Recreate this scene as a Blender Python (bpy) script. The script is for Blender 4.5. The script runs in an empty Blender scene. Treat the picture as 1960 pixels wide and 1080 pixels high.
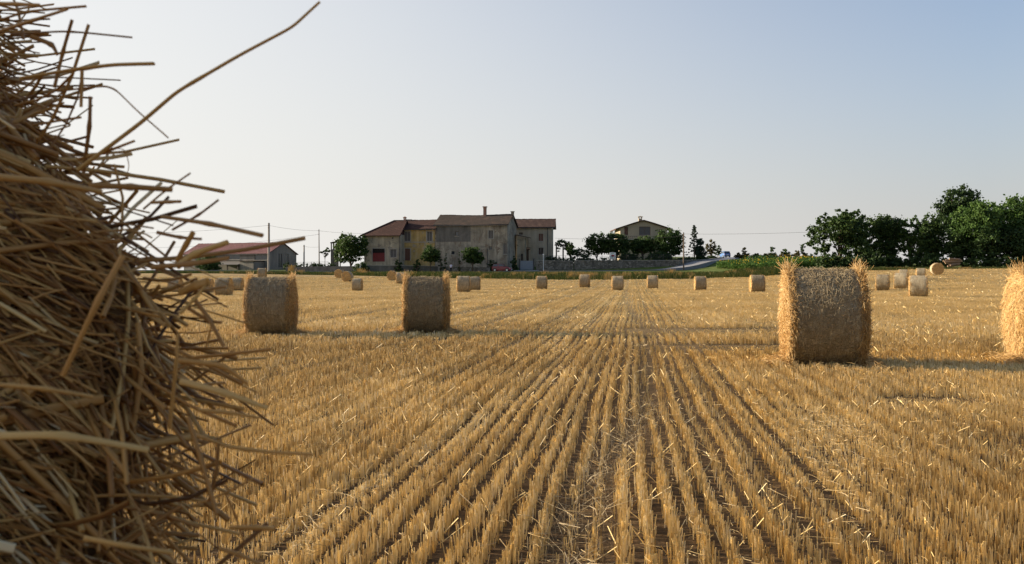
import bpy, bmesh, math, random
import numpy as np
from mathutils import Vector, Matrix

rng = np.random.default_rng(7)
random.seed(7)
SC = bpy.context.scene
COL = SC.collection
R = math.radians
F, CX, HY, EYE = 1800.0, 980.0, 527.0, 1.3      # focal length in photo pixels, centre column, horizon row, eye height

# ------------------------------------------------------------------ tagging
def tag(o, label=None, cat=None, group=None, kind=None):
    if label: o['label'] = label
    if cat: o['category'] = cat
    if group: o['group'] = group
    if kind: o['kind'] = kind
    return o

def empty(name, loc=(0, 0, 0), rz=0.0):
    o = bpy.data.objects.new(name, None)
    o.empty_display_size = 0.3
    o.location = loc
    o.rotation_euler = (0, 0, rz)
    COL.objects.link(o)
    return o

def thing(name, label, cat, loc=(0, 0, 0), rz=0.0, group=None):
    return tag(empty(name, loc, rz), label, cat, group)

# ------------------------------------------------------------------ mesh collector
class MB:
    def __init__(s):
        s.v = []; s.f = []; s.var = []; s.m = []; s.n = 0
    def add(s, v, f, var=0.5, mi=0):
        v = np.asarray(v, np.float64).reshape(-1, 3)
        f = np.asarray(f, np.int64)
        s.v.append(v); s.f.append(f + s.n)
        s.var.append(np.broadcast_to(np.asarray(var, np.float32), (len(f),)).copy())
        s.m.append(np.full(len(f), mi, np.int32))
        s.n += len(v)
    def box(s, x0, x1, y0, y1, z0, z1, var=0.5, mi=0):
        v = [(x0,y0,z0),(x1,y0,z0),(x1,y1,z0),(x0,y1,z0),(x0,y0,z1),(x1,y0,z1),(x1,y1,z1),(x0,y1,z1)]
        s.add(v, [(3,2,1,0),(4,5,6,7),(0,1,5,4),(1,2,6,5),(2,3,7,6),(3,0,4,7)], var, mi)
    def poly_prism(s, pts, off, var=0.5, mi=0):
        """pts: planar loop of 3-D points; off: vector giving thickness"""
        p = np.asarray(pts, float); n = len(p)
        q = p + np.asarray(off, float)
        s.add(np.vstack([p, q]), [(i, (i+1) % n, n + (i+1) % n, n + i) for i in range(n)], var, mi)
        c = np.vstack([p, q])
        s.addn(c, [list(range(n))[::-1], list(range(n, 2*n))], var, mi)
    def addn(s, v, loops, var=0.5, mi=0):
        for l in loops:
            s.add(np.asarray(v, float)[l], [tuple(range(len(l)))], var, mi)
    def tube(s, pts, rad, sides=8, var=0.5, mi=0, cap=True):
        P = np.asarray(pts, float)[None]
        r = np.broadcast_to(np.asarray(rad, float), (P.shape[1],))[None]
        v, f = tubes(P, r, sides)
        s.add(v, f, var, mi)
        if cap:
            K = P.shape[1]
            s.add(v[:sides], [tuple(range(sides))[::-1]], var, mi)
            s.add(v[(K-1)*sides:], [tuple(range(sides))], var, mi)
    def mesh(s, name, mats, smooth=False):
        me = bpy.data.meshes.new(name)
        V = np.vstack(s.v).astype(np.float32)
        me.vertices.add(len(V)); me.vertices.foreach_set('co', V.ravel())
        tot = np.concatenate([np.full(len(f), f.shape[1], np.int32) for f in s.f])
        idx = np.concatenate([f.ravel() for f in s.f]).astype(np.int32)
        start = np.concatenate([[0], np.cumsum(tot)[:-1]]).astype(np.int32)
        me.loops.add(len(idx)); me.loops.foreach_set('vertex_index', idx)
        me.polygons.add(len(tot)); me.polygons.foreach_set('loop_start', start)
        me.polygons.foreach_set('material_index', np.concatenate(s.m))
        me.polygons.foreach_set('use_smooth', np.full(len(tot), smooth, bool))
        a = me.attributes.new('var', 'FLOAT', 'FACE')
        a.data.foreach_set('value', np.concatenate(s.var))
        for m in (mats if isinstance(mats, (list, tuple)) else [mats]): me.materials.append(m)
        me.update(calc_edges=True); me.validate()
        return me
    def build(s, name, mats, parent=None, loc=None, smooth=False, label=None):
        o = bpy.data.objects.new(name, s.mesh(name, mats, smooth))
        COL.objects.link(o)
        if parent: o.parent = parent
        if loc is not None: o.location = loc
        if label: o['label'] = label
        return o

def nrm(a):
    return a / np.maximum(np.linalg.norm(a, axis=-1, keepdims=True), 1e-9)

def tubes(P, rad, sides=4, flat=None):
    """P (N,K,3), rad (N,K) -> verts, quads. flat (N,) squashes the section."""
    N, K, _ = P.shape
    T = nrm(P[:, -1] - P[:, 0])
    ref = np.where(np.abs(T[:, 2:3]) > 0.8, np.array([[1.0, 0, 0]]), np.array([[0, 0, 1.0]]))
    A = nrm(np.cross(T, ref)); B = np.cross(A, T)
    if flat is not None:
        th = rng.uniform(0, 2*np.pi, N)[:, None]
        A, B = A*np.cos(th) + B*np.sin(th), B*np.cos(th) - A*np.sin(th)
        B = B * flat[:, None]
    ang = np.arange(sides) * 2*np.pi/sides
    ring = A[:, None, None, :]*np.cos(ang)[None, None, :, None] + B[:, None, None, :]*np.sin(ang)[None, None, :, None]
    V = P[:, :, None, :] + rad[:, :, None, None]*ring
    i = np.arange(N*K*sides).reshape(N, K, sides)
    j = np.roll(i, -1, axis=2)
    Q = np.stack([i[:, :-1], j[:, :-1], j[:, 1:], i[:, 1:]], -1).reshape(-1, 4)
    return V.reshape(-1, 3), Q

def add_tubes(mb, P, rad, sides=4, flat=None, var=None, mi=0):
    N, K, _ = P.shape
    v, q = tubes(P, rad, sides, flat)
    if var is None: var = rng.random(N)
    vv = np.repeat(var[:, None], sides, 1) + (rng.normal(0, .07, (N, sides)) if sides > 4 else 0)
    mb.add(v, q, np.clip(np.broadcast_to(vv[:, None, :], (N, K-1, sides)), 0, 1).ravel(), mi)

# ------------------------------------------------------------------ materials
def mat(name):
    m = bpy.data.materials.new(name); m.use_nodes = True
    nt = m.node_tree; nt.nodes.clear()
    return m, nt
def N(nt, t, **kw):
    n = nt.nodes.new(t)
    for k, v in kw.items():
        if k in n.inputs: n.inputs[k].default_value = v
        else: setattr(n, k, v)
    return n
def L(nt, a, b): nt.links.new(a, b)
def ramp(nt, stops, fac=None, interp='LINEAR'):
    r = nt.nodes.new('ShaderNodeValToRGB'); r.color_ramp.interpolation = interp
    e = r.color_ramp.elements
    while len(e) > 1: e.remove(e[-1])
    for i, (p, c) in enumerate(stops):
        el = e[0] if i == 0 else e.new(p)
        el.position = p; el.color = (*c, 1) if len(c) == 3 else c
    if fac is not None: L(nt, fac, r.inputs[0])
    return r
def mixc(nt, a, b, fac, mode='MIX'):
    m = nt.nodes.new('ShaderNodeMix'); m.data_type = 'RGBA'; m.blend_type = mode
    for s, x in ((m.inputs[6], a), (m.inputs[7], b), (m.inputs[0], fac)):
        if isinstance(x, (int, float)): s.default_value = x
        elif isinstance(x, tuple): s.default_value = (*x, 1) if len(x) == 3 else x
        else: L(nt, x, s)
    return m.outputs[2]
def coords(nt, scale=(1, 1, 1), rot=(0, 0, 0), kind='Object'):
    tc = nt.nodes.new('ShaderNodeTexCoord')
    mp = nt.nodes.new('ShaderNodeMapping')
    mp.inputs['Scale'].default_value = scale; mp.inputs['Rotation'].default_value = rot
    L(nt, tc.outputs[kind], mp.inputs[0]); return mp.outputs[0]
def worldpos(nt, scale=(1, 1, 1), rot=(0, 0, 0)):
    g = nt.nodes.new('ShaderNodeNewGeometry')
    mp = nt.nodes.new('ShaderNodeMapping'); mp.vector_type = 'POINT'
    mp.inputs['Scale'].default_value = scale; mp.inputs['Rotation'].default_value = rot
    L(nt, g.outputs['Position'], mp.inputs[0]); return mp.outputs[0]
def noise(nt, vec, scale=5, detail=4, rough=0.6, dist=0.0):
    n = N(nt, 'ShaderNodeTexNoise', Scale=scale, Detail=detail, Roughness=rough, Distortion=dist)
    L(nt, vec, n.inputs['Vector']); return n.outputs['Fac']
def bump(nt, h, strength=0.3, dist=0.02):
    b = N(nt, 'ShaderNodeBump', Strength=strength, Distance=dist); L(nt, h, b.inputs['Height']); return b.outputs[0]
def principled(nt, col, rough=0.8, spec=0.3, normal=None, metallic=0.0):
    p = N(nt, 'ShaderNodeBsdfPrincipled', Roughness=rough, Metallic=metallic)
    p.inputs['Specular IOR Level'].default_value = spec
    if isinstance(col, tuple): p.inputs['Base Color'].default_value = (*col, 1)
    else: L(nt, col, p.inputs['Base Color'])
    if normal is not None: L(nt, normal, p.inputs['Normal'])
    return p.outputs[0]
def out(nt, sh):
    o = nt.nodes.new('ShaderNodeOutputMaterial'); L(nt, sh, o.inputs['Surface'])
def simple(name, col, rough=0.7, spec=0.3, metallic=0.0, var=0.25, nscale=3.0):
    m, nt = mat(name)
    n = noise(nt, coords(nt), nscale, 5, 0.65)
    d = tuple(c*(1-var) for c in col); l = tuple(min(1, c*(1+var)) for c in col)
    r = ramp(nt, [(0.3, d), (0.7, l)], n)
    out(nt, principled(nt, r.outputs[0], rough, spec, None, metallic)); return m
def strawmat(name, stops, transl=0.3, rough=0.55, spec=0.25, tint=None):
    """per-stalk colour from the face attribute 'var', thin walls let light through"""
    m, nt = mat(name)
    a = N(nt, 'ShaderNodeAttribute', attribute_name='var')
    r = ramp(nt, stops, a.outputs['Fac'])
    n = noise(nt, worldpos(nt), 40, 2, 0.6)
    c = mixc(nt, r.outputs[0], (0.55, 0.5, 0.42), n, 'SOFT_LIGHT')
    p = principled(nt, c, rough, spec)
    t = nt.nodes.new('ShaderNodeBsdfTranslucent'); L(nt, c, t.inputs[0])
    mx = nt.nodes.new('ShaderNodeMixShader'); mx.inputs[0].default_value = transl
    L(nt, p, mx.inputs[1]); L(nt, t.outputs[0], mx.inputs[2])
    out(nt, mx.outputs[0]); return m
def leafmat(name, dark, mid, light, transl=0.35):
    return strawmat(name, [(0.0, dark), (0.55, mid), (1.0, light)], transl, 0.6, 0.2)

M = {}
M['stubble'] = strawmat('stubble_straw', [(0, (.33,.215,.08)), (.3, (.62,.455,.20)), (.7, (.83,.655,.34)), (1, (.93,.81,.56))], .14)
M['litter'] = strawmat('loose_straw', [(0, (.32,.21,.09)), (.5, (.50,.37,.18)), (1, (.64,.53,.36))], .2)
M['near_straw'] = strawmat('bale_straw', [(0, (.10,.042,.012)), (.25, (.31,.140,.038)), (.6, (.57,.30,.085)), (.85, (.72,.47,.17)), (1, (.80,.64,.38))], .30, .45, .35)
M['shag'] = strawmat('end_straw', [(0, (.28,.155,.052)), (.5, (.55,.35,.135)), (1, (.75,.58,.33))], .22)
M['fuzz'] = strawmat('weathered_straw', [(0, (.17,.122,.066)), (.5, (.34,.27,.165)), (1, (.54,.46,.32))], .2)
M['verge'] = strawmat('verge_grass', [(0, (.05,.08,.022)), (.5, (.12,.17,.045)), (.72, (.27,.25,.085)), (.86, (.46,.35,.16)), (1, (.60,.47,.25))], .4)
M['sunf'] = strawmat('sunflower_leaf', [(0, (.05,.11,.025)), (.6, (.11,.20,.045)), (.82, (.17,.26,.07)), (.84, (.55,.36,.02)), (1, (.7,.45,.03))], .3)
M['leaf_a'] = leafmat('broad_leaf', (.015,.033,.010), (.040,.076,.021), (.09,.142,.038))
M['leaf_b'] = leafmat('bright_leaf', (.022,.052,.014), (.056,.112,.027), (.115,.19,.045))
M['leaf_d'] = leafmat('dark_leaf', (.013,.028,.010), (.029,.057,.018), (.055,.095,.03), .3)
M['leaf_y'] = leafmat('dry_leaf', (.04,.035,.018), (.09,.08,.03), (.15,.13,.05), .3)
M['needle'] = leafmat('needles', (.012,.026,.016), (.026,.05,.03), (.055,.085,.05), .15)
M['bark'] = simple('bark', (.075,.055,.04), .9, .1)

def m_soil():
    m, nt = mat('stubble_ground')
    w = worldpos(nt, (1, 1, 1), (0, 0, R(7.3)))
    st = worldpos(nt, (1, .05, 1), (0, 0, R(7.3)))
    n1 = noise(nt, w, 14, 6, .7); n2 = noise(nt, st, 2.2, 4, .6); n3 = noise(nt, worldpos(nt, (1, 1, 1)), .12, 3, .5)
    soil = ramp(nt, [(.25, (.05,.033,.02)), (.58, (.11,.07,.035)), (.8, (.30,.20,.09))], n1)
    straw = ramp(nt, [(.3, (.20,.14,.065)), (.6, (.31,.225,.11)), (.8, (.38,.29,.16))], n2)
    # far off the straw left on top is all one sees between the stems
    g = nt.nodes.new('ShaderNodeNewGeometry'); sp = nt.nodes.new('ShaderNodeSeparateXYZ'); L(nt, g.outputs['Position'], sp.inputs[0])
    mr = N(nt, 'ShaderNodeMapRange'); mr.inputs[1].default_value = 8; mr.inputs[2].default_value = 55
    L(nt, sp.outputs[1], mr.inputs[0])
    c = mixc(nt, soil.outputs[0], straw.outputs[0], mr.outputs[0])
    tone = ramp(nt, [(.3, (.42,.40,.38)), (.7, (.58,.58,.58))], n3)
    c = mixc(nt, c, tone.outputs[0], .6, 'OVERLAY')
    out(nt, principled(nt, c, .95, .05, bump(nt, n1, .6, .03))); return m
M['soil'] = m_soil()
def m_grassground():
    m, nt = mat('meadow_ground')
    n1 = noise(nt, worldpos(nt, (1, 1, 1)), 1.2, 6, .7)
    c = ramp(nt, [(.3, (.05,.085,.022)), (.55, (.10,.125,.035)), (.8, (.25,.21,.09))], n1)
    out(nt, principled(nt, c.outputs[0], .95, .05, bump(nt, n1, .5, .1))); return m
M['meadow'] = m_grassground()
M['asphalt'] = simple('asphalt', (.20,.20,.21), .85, .2, 0, .12, 2)
M['concrete'] = simple('concrete', (.34,.34,.34), .85, .2, 0, .12, 2)

def m_plaster(name, a, b, c, streak=1.0, patch=None):
    """old plaster: large stains, drip streaks and bare patches with shapes of their own"""
    m, nt = mat(name)
    n1 = noise(nt, coords(nt), .45, 6, .65, .6)
    n2 = noise(nt, coords(nt, (1.6, 1.6, .16)), 1.0, 5, .7)
    n3 = noise(nt, coords(nt), 9, 4, .7)
    base = ramp(nt, [(.32, a), (.5, b), (.68, c)], n1)
    s = ramp(nt, [(.40, (.30,.29,.28)), (.62, (.52,.52,.52))], n2)
    x = mixc(nt, base.outputs[0], s.outputs[0], .7*streak, 'OVERLAY')
    d = ramp(nt, [(.3, (.42,.42,.42)), (.7, (.57,.57,.57))], n3)
    x = mixc(nt, x, d.outputs[0], .6, 'OVERLAY')
    if patch:
        n4 = noise(nt, coords(nt), .8, 7, .7, 1.0)
        f = ramp(nt, [(.56, (0,0,0)), (.60, (1,1,1))], n4)
        x = mixc(nt, x, patch, f.outputs[0])
    out(nt, principled(nt, x, .95, .1, bump(nt, n3, .4, .03))); return m
M['pl_old'] = m_plaster('stained_plaster', (.16,.14,.11), (.31,.275,.215), (.40,.355,.27), 1.2, (.19,.145,.105))
M['pl_grey'] = m_plaster('bare_render', (.105,.098,.087), (.145,.136,.12), (.18,.168,.147), .7)
M['pl_yel'] = m_plaster('ochre_plaster', (.25,.185,.10), (.44,.31,.115), (.46,.345,.19), .9, (.30,.25,.175))
M['pl_cream'] = m_plaster('cream_plaster', (.27,.235,.175), (.36,.32,.235), (.42,.375,.28), .9, (.19,.165,.13))
M['pl_sand'] = m_plaster('sand_plaster', (.25,.23,.18), (.29,.27,.215), (.325,.30,.24), .5)
M['pl_villa'] = m_plaster('villa_plaster', (.30,.25,.18), (.33,.28,.20), (.355,.30,.22), .2)
M['pl_barn'] = m_plaster('barn_plaster', (.16,.15,.135), (.20,.185,.165), (.23,.215,.19), .6)
M['pl_conc'] = m_plaster('garden_wall_plaster', (.085,.08,.07), (.125,.118,.102), (.17,.157,.137), .8)

def m_tiles(name, a, b, c, pitch=.24):
    m, nt = mat(name)
    co = coords(nt)
    w = N(nt, 'ShaderNodeTexWave', Scale=6.283/(20*pitch), Distortion=.4); w.bands_direction = 'X'
    w.inputs['Detail'].default_value = 2
    L(nt, co, w.inputs['Vector'])
    n1 = noise(nt, coords(nt), 1.0, 6, .75, .5); n2 = noise(nt, coords(nt, (4, 2.5, 2.5)), 1.6, 2, .5)
    r = ramp(nt, [(.3, a), (.5, b), (.72, c)], n1)
    v = ramp(nt, [(.3, (.34,.34,.34)), (.7, (.62,.62,.62))], n2)
    x = mixc(nt, r.outputs[0], v.outputs[0], .8, 'OVERLAY')
    out(nt, principled(nt, x, .9, .15, bump(nt, w.outputs['Fac'], .9, .08))); return m
M['tile_red'] = m_tiles('red_tiles', (.034,.018,.015), (.050,.024,.019), (.072,.037,.029))
M['tile_old'] = m_tiles('mossy_tiles', (.026,.022,.018), (.042,.032,.026), (.085,.054,.041))
M['tile_mix'] = m_tiles('weathered_red_tiles', (.034,.022,.019), (.052,.029,.024), (.085,.056,.044))
M['tile_vil'] = m_tiles('brown_tiles', (.06,.036,.027), (.08,.046,.033), (.11,.06,.042))
M['metal_red'] = m_tiles('corrugated_red_sheet', (.11,.052,.055), (.13,.062,.063), (.15,.072,.072), .35)
M['ridge'] = simple('ridge_mortar', (.36,.33,.29), .9, .1, 0, .35, 3)
def m_brick(name, a, b):
    m, nt = mat(name)
    br = N(nt, 'ShaderNodeTexBrick', Scale=9.0); br.inputs['Color1'].default_value = (*a, 1); br.inputs['Color2'].default_value = (*b, 1)
    br.inputs['Mortar'].default_value = (.3,.28,.25,1)
    L(nt, coords(nt, (1, 1, 1), (R(90), 0, 0)), br.inputs['Vector'])
    out(nt, principled(nt, br.outputs['Color'], .9, .1)); return m
M['brick'] = m_brick('chimney_brick', (.22,.10,.07), (.28,.15,.10))
def m_stone():
    m, nt = mat('rubble_stone')
    v = N(nt, 'ShaderNodeTexVoronoi', Scale=2.6, Randomness=.9); L(nt, coords(nt, (1, 1, 1.6)), v.inputs['Vector'])
    e = N(nt, 'ShaderNodeTexVoronoi', Scale=2.6, Randomness=.9); e.feature = 'DISTANCE_TO_EDGE'; L(nt, coords(nt, (1, 1, 1.6)), e.inputs['Vector'])
    bw = nt.nodes.new('ShaderNodeRGBToBW'); L(nt, v.outputs['Color'], bw.inputs[0])
    c = ramp(nt, [(.1, (.085,.077,.063)), (.5, (.15,.135,.11)), (.9, (.235,.215,.18))], bw.outputs[0])
    ed = ramp(nt, [(0, (0,0,0)), (.06, (1,1,1))], e.outputs['Distance'])
    x = mixc(nt, (.07,.063,.052), c.outputs[0], ed.outputs[0])
    out(nt, principled(nt, x, .95, .1, bump(nt, ed.outputs[0], .5, .04))); return m
M['stone'] = m_stone()
M['wood_dark'] = simple('dark_wood', (.06,.045,.035), .8, .2, 0, .3, 4)
M['shutter_br'] = simple('brown_shutter', (.13,.065,.045), .7, .2, 0, .2, 6)
M['shutter_gr'] = simple('grey_shutter', (.12,.11,.10), .7, .2, 0, .2, 6)
M['red_gate'] = simple('red_gate_paint', (.15,.022,.022), .6, .3, 0, .2, 4)
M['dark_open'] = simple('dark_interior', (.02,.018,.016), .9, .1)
M['stonetrim'] = simple('stone_trim', (.30,.28,.24), .9, .1, 0, .2, 5)
M['pole_conc'] = simple('pole_concrete', (.27,.25,.23), .9, .1, 0, .15, 4)
M['pole_wood'] = simple('pole_wood', (.13,.10,.08), .9, .1, 0, .3, 6)
M['wire'] = simple('wire_black', (.03,.03,.03), .6, .3)
M['white'] = simple('white_paint', (.75,.74,.72), .5, .4, 0, .06, 5)
M['iron'] = simple('painted_iron', (.05,.05,.05), .5, .4, .3)
M['tyre'] = simple('tyre_rubber', (.02,.02,.02), .8, .2)
M['rim'] = simple('wheel_rim', (.5,.5,.5), .35, .5, .7, .1)
def m_paint(name, col):
    m, nt = mat(name)
    n = noise(nt, coords(nt), 6, 3, .6)
    c = ramp(nt, [(.3, tuple(x*.88 for x in col)), (.7, col)], n)
    p = N(nt, 'ShaderNodeBsdfPrincipled', Roughness=.32); L(nt, c.outputs[0], p.inputs['Base Color'])
    p.inputs['Coat Weight'].default_value = .25
    out(nt, p.outputs[0]); return m
M['car_red'] = m_paint('red_car_paint', (.20,.008,.012))
M['car_blue'] = m_paint('blue_car_paint', (.06,.15,.36))
M['car_glass'] = simple('car_glass', (.03,.035,.04), .08, .8, 0, .1)
M['win_glass'] = simple('window_glass', (.03,.035,.04), .12, .7, 0, .1)
M['lamp_lens'] = simple('lamp_lens', (.7,.7,.68), .15, .7, 0, .05)
M['tail'] = simple('tail_lens', (.4,.03,.02), .25, .6, 0, .05)
M['bumper'] = simple('bumper_plastic', (.05,.05,.055), .6, .3)
M['skin'] = simple('skin', (.45,.28,.20), .6, .3, 0, .05)
M['shirt'] = simple('lilac_shirt', (.62,.60,.72), .9, .1, 0, .06)
M['trousers'] = simple('dark_trousers', (.03,.03,.04), .9, .1)
M['hair'] = simple('dark_hair', (.03,.022,.018), .7, .3)
M['emblem'] = simple('red_emblem', (.35,.06,.06), .6, .3, 0, .1)
M['emblem_dark'] = simple('dark_emblem', (.10,.045,.045), .6, .3, 0, .1)
M['emblem_green'] = simple('green_lettering', (.16,.32,.22), .6, .3, 0, .1)
def m_net():
    m, nt = mat('net_wrap_straw')
    co = coords(nt, (6, 1.2, 1.2)); co2 = coords(nt, (70, 9, 9))
    n1 = noise(nt, co, 3.0, 7, .75, .4); n2 = noise(nt, co2, 1.6, 4, .7); n3 = noise(nt, coords(nt), 1.6, 4, .6)
    r = ramp(nt, [(.28, (.15,.112,.066)), (.5, (.30,.247,.165)), (.72, (.47,.41,.30))], n1)
    v = ramp(nt, [(.32, (.30,.30,.30)), (.66, (.66,.66,.66))], n2)
    x = mixc(nt, r.outputs[0], v.outputs[0], .8, 'OVERLAY')
    t = ramp(nt, [(.35, (.46,.45,.43)), (.65, (.56,.55,.54))], n3)
    x = mixc(nt, x, t.outputs[0], .7, 'OVERLAY')
    oi = nt.nodes.new('ShaderNodeObjectInfo'); orr = ramp(nt, [(0, (.34,.33,.31)), (1, (.54,.54,.53))], oi.outputs['Random'])
    x = mixc(nt, x, orr.outputs[0], .9, 'OVERLAY')
    out(nt, principled(nt, x, .85, .15, bump(nt, n2, .8, .02))); return m
M['net'] = m_net()
def m_end():
    m, nt = mat('bale_end_straw')
    g = nt.nodes.new('ShaderNodeTexCoord'); sp = nt.nodes.new('ShaderNodeSeparateXYZ'); L(nt, g.outputs['Object'], sp.inputs[0])
    # rings of the rolled swath
    zz = N(nt, 'ShaderNodeMath', operation='SUBTRACT'); L(nt, sp.outputs[2], zz.inputs[0]); zz.inputs[1].default_value = .7
    cv = nt.nodes.new('ShaderNodeCombineXYZ'); L(nt, sp.outputs[1], cv.inputs[0]); L(nt, zz.outputs[0], cv.inputs[1])
    w = N(nt, 'ShaderNodeTexWave', Scale=4.2, Distortion=5.0); w.wave_type = 'RINGS'; w.rings_direction = 'Z'
    w.inputs['Detail'].default_value = 4; w.inputs['Detail Scale'].default_value = 2.0
    L(nt, cv.outputs[0], w.inputs['Vector'])
    n = noise(nt, coords(nt), 24, 5, .75)
    r = ramp(nt, [(.25, (.26,.15,.06)), (.5, (.46,.30,.125)), (.75, (.63,.46,.24))], n)
    v = ramp(nt, [(.1, (.33,.31,.29)), (.7, (.56,.56,.56))], w.outputs['Fac'])
    x = mixc(nt, r.outputs[0], v.outputs[0], .8, 'OVERLAY')
    out(nt, principled(nt, x, .9, .1, bump(nt, n, .9, .04))); return m
M['end'] = m_end()
M['core'] = simple('bale_core', (.14,.075,.03), .95, .05, 0, .5, 30)

# ------------------------------------------------------------------ terrain heights
TD = np.array([55, 70, 90, 115, 140, 165, 179.5, 184, 205, 235, 300, 600, 3000.])
TP = np.array([-800, 0, 360, 640, 850, 1060, 1300, 1400, 1550, 1670, 1800, 1960, 2800.])
TZ = np.array([
 [0, 0, 0, 0, 0, 0, 0, 0, 0, 0, 0, 0, 0],
 [0, -.1, -.15, -.15, -.08, -.03, 0, 0, 0, 0, .02, .05, .05],
 [0, -.1, -.2, -.2, -.12, 0, .05, .05, .15, .3, .35, .4, .4],
 [.1, .1, .15, .2, .12, .1, .25, .4, .9, 1.25, 1.45, 1.5, 1.5],
 [.9, .9, .88, .72, .58, .55, .70, .95, 1.6, 2.1, 2.3, 2.4, 2.4],
 [1.7, 1.7, 1.6, 1.35, 1.6, 1.75, 1.95, 2.5, 3.3, 3.2, 3.1, 3.1, 3.1],
 [2.2, 2.2, 2.2, 2.1, 1.9, 2.15, 2.3, 3.2, 3.5, 3.4, 3.4, 3.4, 3.4],
 [2.3, 2.3, 2.3, 2.3, 2.2, 2.9, 3.9, 4.2, 3.7, 3.5, 3.5, 3.5, 3.5],
 [2.4, 2.4, 2.4, 2.7, 2.9, 3.9, 5.0, 5.0, 4.2, 3.8, 3.8, 3.8, 3.8],
 [2.2, 2.2, 2.2, 2.5, 3.0, 4.2, 5.9, 5.7, 4.4, 4.2, 4.2, 4.2, 4.2],
 [1, 1, 1, 1, 1, 2, 3.5, 3.5, 3, 3, 3, 3, 3],
 [-3]*13, [-10]*13])
def T(x, y):
    x = np.asarray(x, float); y = np.asarray(y, float)
    d = np.clip(y, TD[0], TD[-1])
    p = np.clip(CX + F*x/np.maximum(y, 1.0), TP[0], TP[-1])
    i = np.clip(np.searchsorted(TD, d, 'right')-1, 0, len(TD)-2); j = np.clip(np.searchsorted(TP, p, 'right')-1, 0, len(TP)-2)
    a = (d-TD[i])/(TD[i+1]-TD[i]); b = (p-TP[j])/(TP[j+1]-TP[j])
    b = b*b*(3-2*b)
    return (TZ[i, j]*(1-b)+TZ[i, j+1]*b)*(1-a) + (TZ[i+1, j]*(1-b)+TZ[i+1, j+1]*b)*a
def t1(x, y): return float(T(x, y))
def X(px, d): return (px-CX)*d/F
def Z(py, d): return EYE + (HY-py)*d/F
EP = np.array([-3000, 0, 500, 640, 780, 850, 1060, 1300, 1400, 1670, 1960, 5000.])
ED = np.array([166, 166, 166, 164, 150, 146, 141, 139, 138, 136, 135, 135.])
def edge_depth(s):      # how far the stubble reaches along a sight line of slope s = x / y
    return np.interp(CX + F*s, EP, ED)

def sheet(name, t, rows, xf, material, kind='structure', lift=0.0):
    """grid of ground; xf(t, r) -> x, y arrays"""
    tt, rr = np.meshgrid(t, rows)
    x, y = xf(tt, rr)
    z = T(x, y) + lift
    V = np.stack([x, y, z], -1).reshape(-1, 3)
    n = len(t); i = np.arange(len(rows)*n).reshape(len(rows), n)
    Q = np.stack([i[:-1, :-1], i[:-1, 1:], i[1:, 1:], i[1:, :-1]], -1).reshape(-1, 4)
    mb = MB(); mb.add(V, Q)
    return tag(mb.build(name, material, smooth=True), kind=kind)

tcols = np.concatenate([np.linspace(-3, -.75, 12)[:-1], np.linspace(-.75, .75, 121), np.linspace(.75, 3, 12)[1:]])
def field_xy(t, r):
    # r < 0: metres behind the camera; 0..1: up to the field's far edge
    e = edge_depth(t)
    y = np.where(r < 0, r, 1.0 + r*(e-1.0))
    x = np.where(r < 0, t*30, t*np.maximum(y, 30.0)*1.0)
    # slopes only hold once y > 30; nearer the sheet is simply wide
    return x, y
def field_rows(t, r):
    y = np.where(r < 0, r*60.0, r*edge_depth(t))
    return t*np.maximum(np.abs(y), 25.0), y
sheet('stubble_field', tcols, np.concatenate([[-1, -.5, -.2], np.linspace(0, 1, 90)]), field_rows, M['soil'])
def far_rows(t, r):
    e = edge_depth(t)
    y = e + r
    return t*y, y
fr = np.concatenate([[0, 1, 2], np.linspace(3, 110, 74), [130, 160, 220, 320, 460, 800, 1500, 2800]])
sheet('meadow', tcols, fr, far_rows, M['meadow'])

def ribbon(name, pts, width, material, lift=.05, step=2.0):
    P = np.array(pts, float); seg = np.r_[0, np.cumsum(np.linalg.norm(np.diff(P, axis=0), axis=1))]
    s = np.linspace(0, seg[-1], max(6, int(seg[-1]/step)))
    # smooth the polyline
    c = np.stack([np.interp(s, seg, P[:, 0]), np.interp(s, seg, P[:, 1])], 1)
    for _ in range(6): c[1:-1] = .25*c[:-2] + .5*c[1:-1] + .25*c[2:]
    w = np.interp(s, seg, np.broadcast_to(np.asarray(width, float), (len(P),)))
    tg = nrm(np.gradient(c, axis=0)); nn = np.stack([-tg[:, 1], tg[:, 0]], 1)
    k = np.linspace(-.5, .5, 7)
    xy = c[:, None, :] + nn[:, None, :]*(w[:, None]*k[None])[..., None]
    zc = T(xy[..., 0], xy[..., 1]).max(axis=1, keepdims=True)       # level across
    z = np.broadcast_to(zc, xy.shape[:2]) + lift
    V = np.concatenate([xy, z[..., None]], -1).reshape(-1, 3)
    n = 7; i = np.arange(len(s)*n).reshape(len(s), n)
    Q = np.stack([i[:-1, :-1], i[:-1, 1:], i[1:, 1:], i[1:, :-1]], -1).reshape(-1, 4)
    lo = V.copy(); lo[:, 2] -= 1.2      # skirt
    mb = MB(); mb.add(V, Q)
    for e in (0, 6):
        a = i[:, e]
        VV = np.vstack([V[a], lo[a]]); m_ = len(a)
        mb.add(VV, [(q, q+1, m_+q+1, m_+q) for q in range(m_-1)])
    return tag(mb.build(name, material, smooth=True), kind='structure'), c, s
def pd(*pairs): return [(X(p, d), d) for p, d in pairs]
ribbon('road', pd((-200, 178), (400, 177), (700, 175.5), (1000, 174.5), (1180, 175.5), (1300, 178), (1350, 183), (1385, 195), (1400, 212), (1396, 235), (1375, 262)), 4.6, M['asphalt'], .06)

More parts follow.
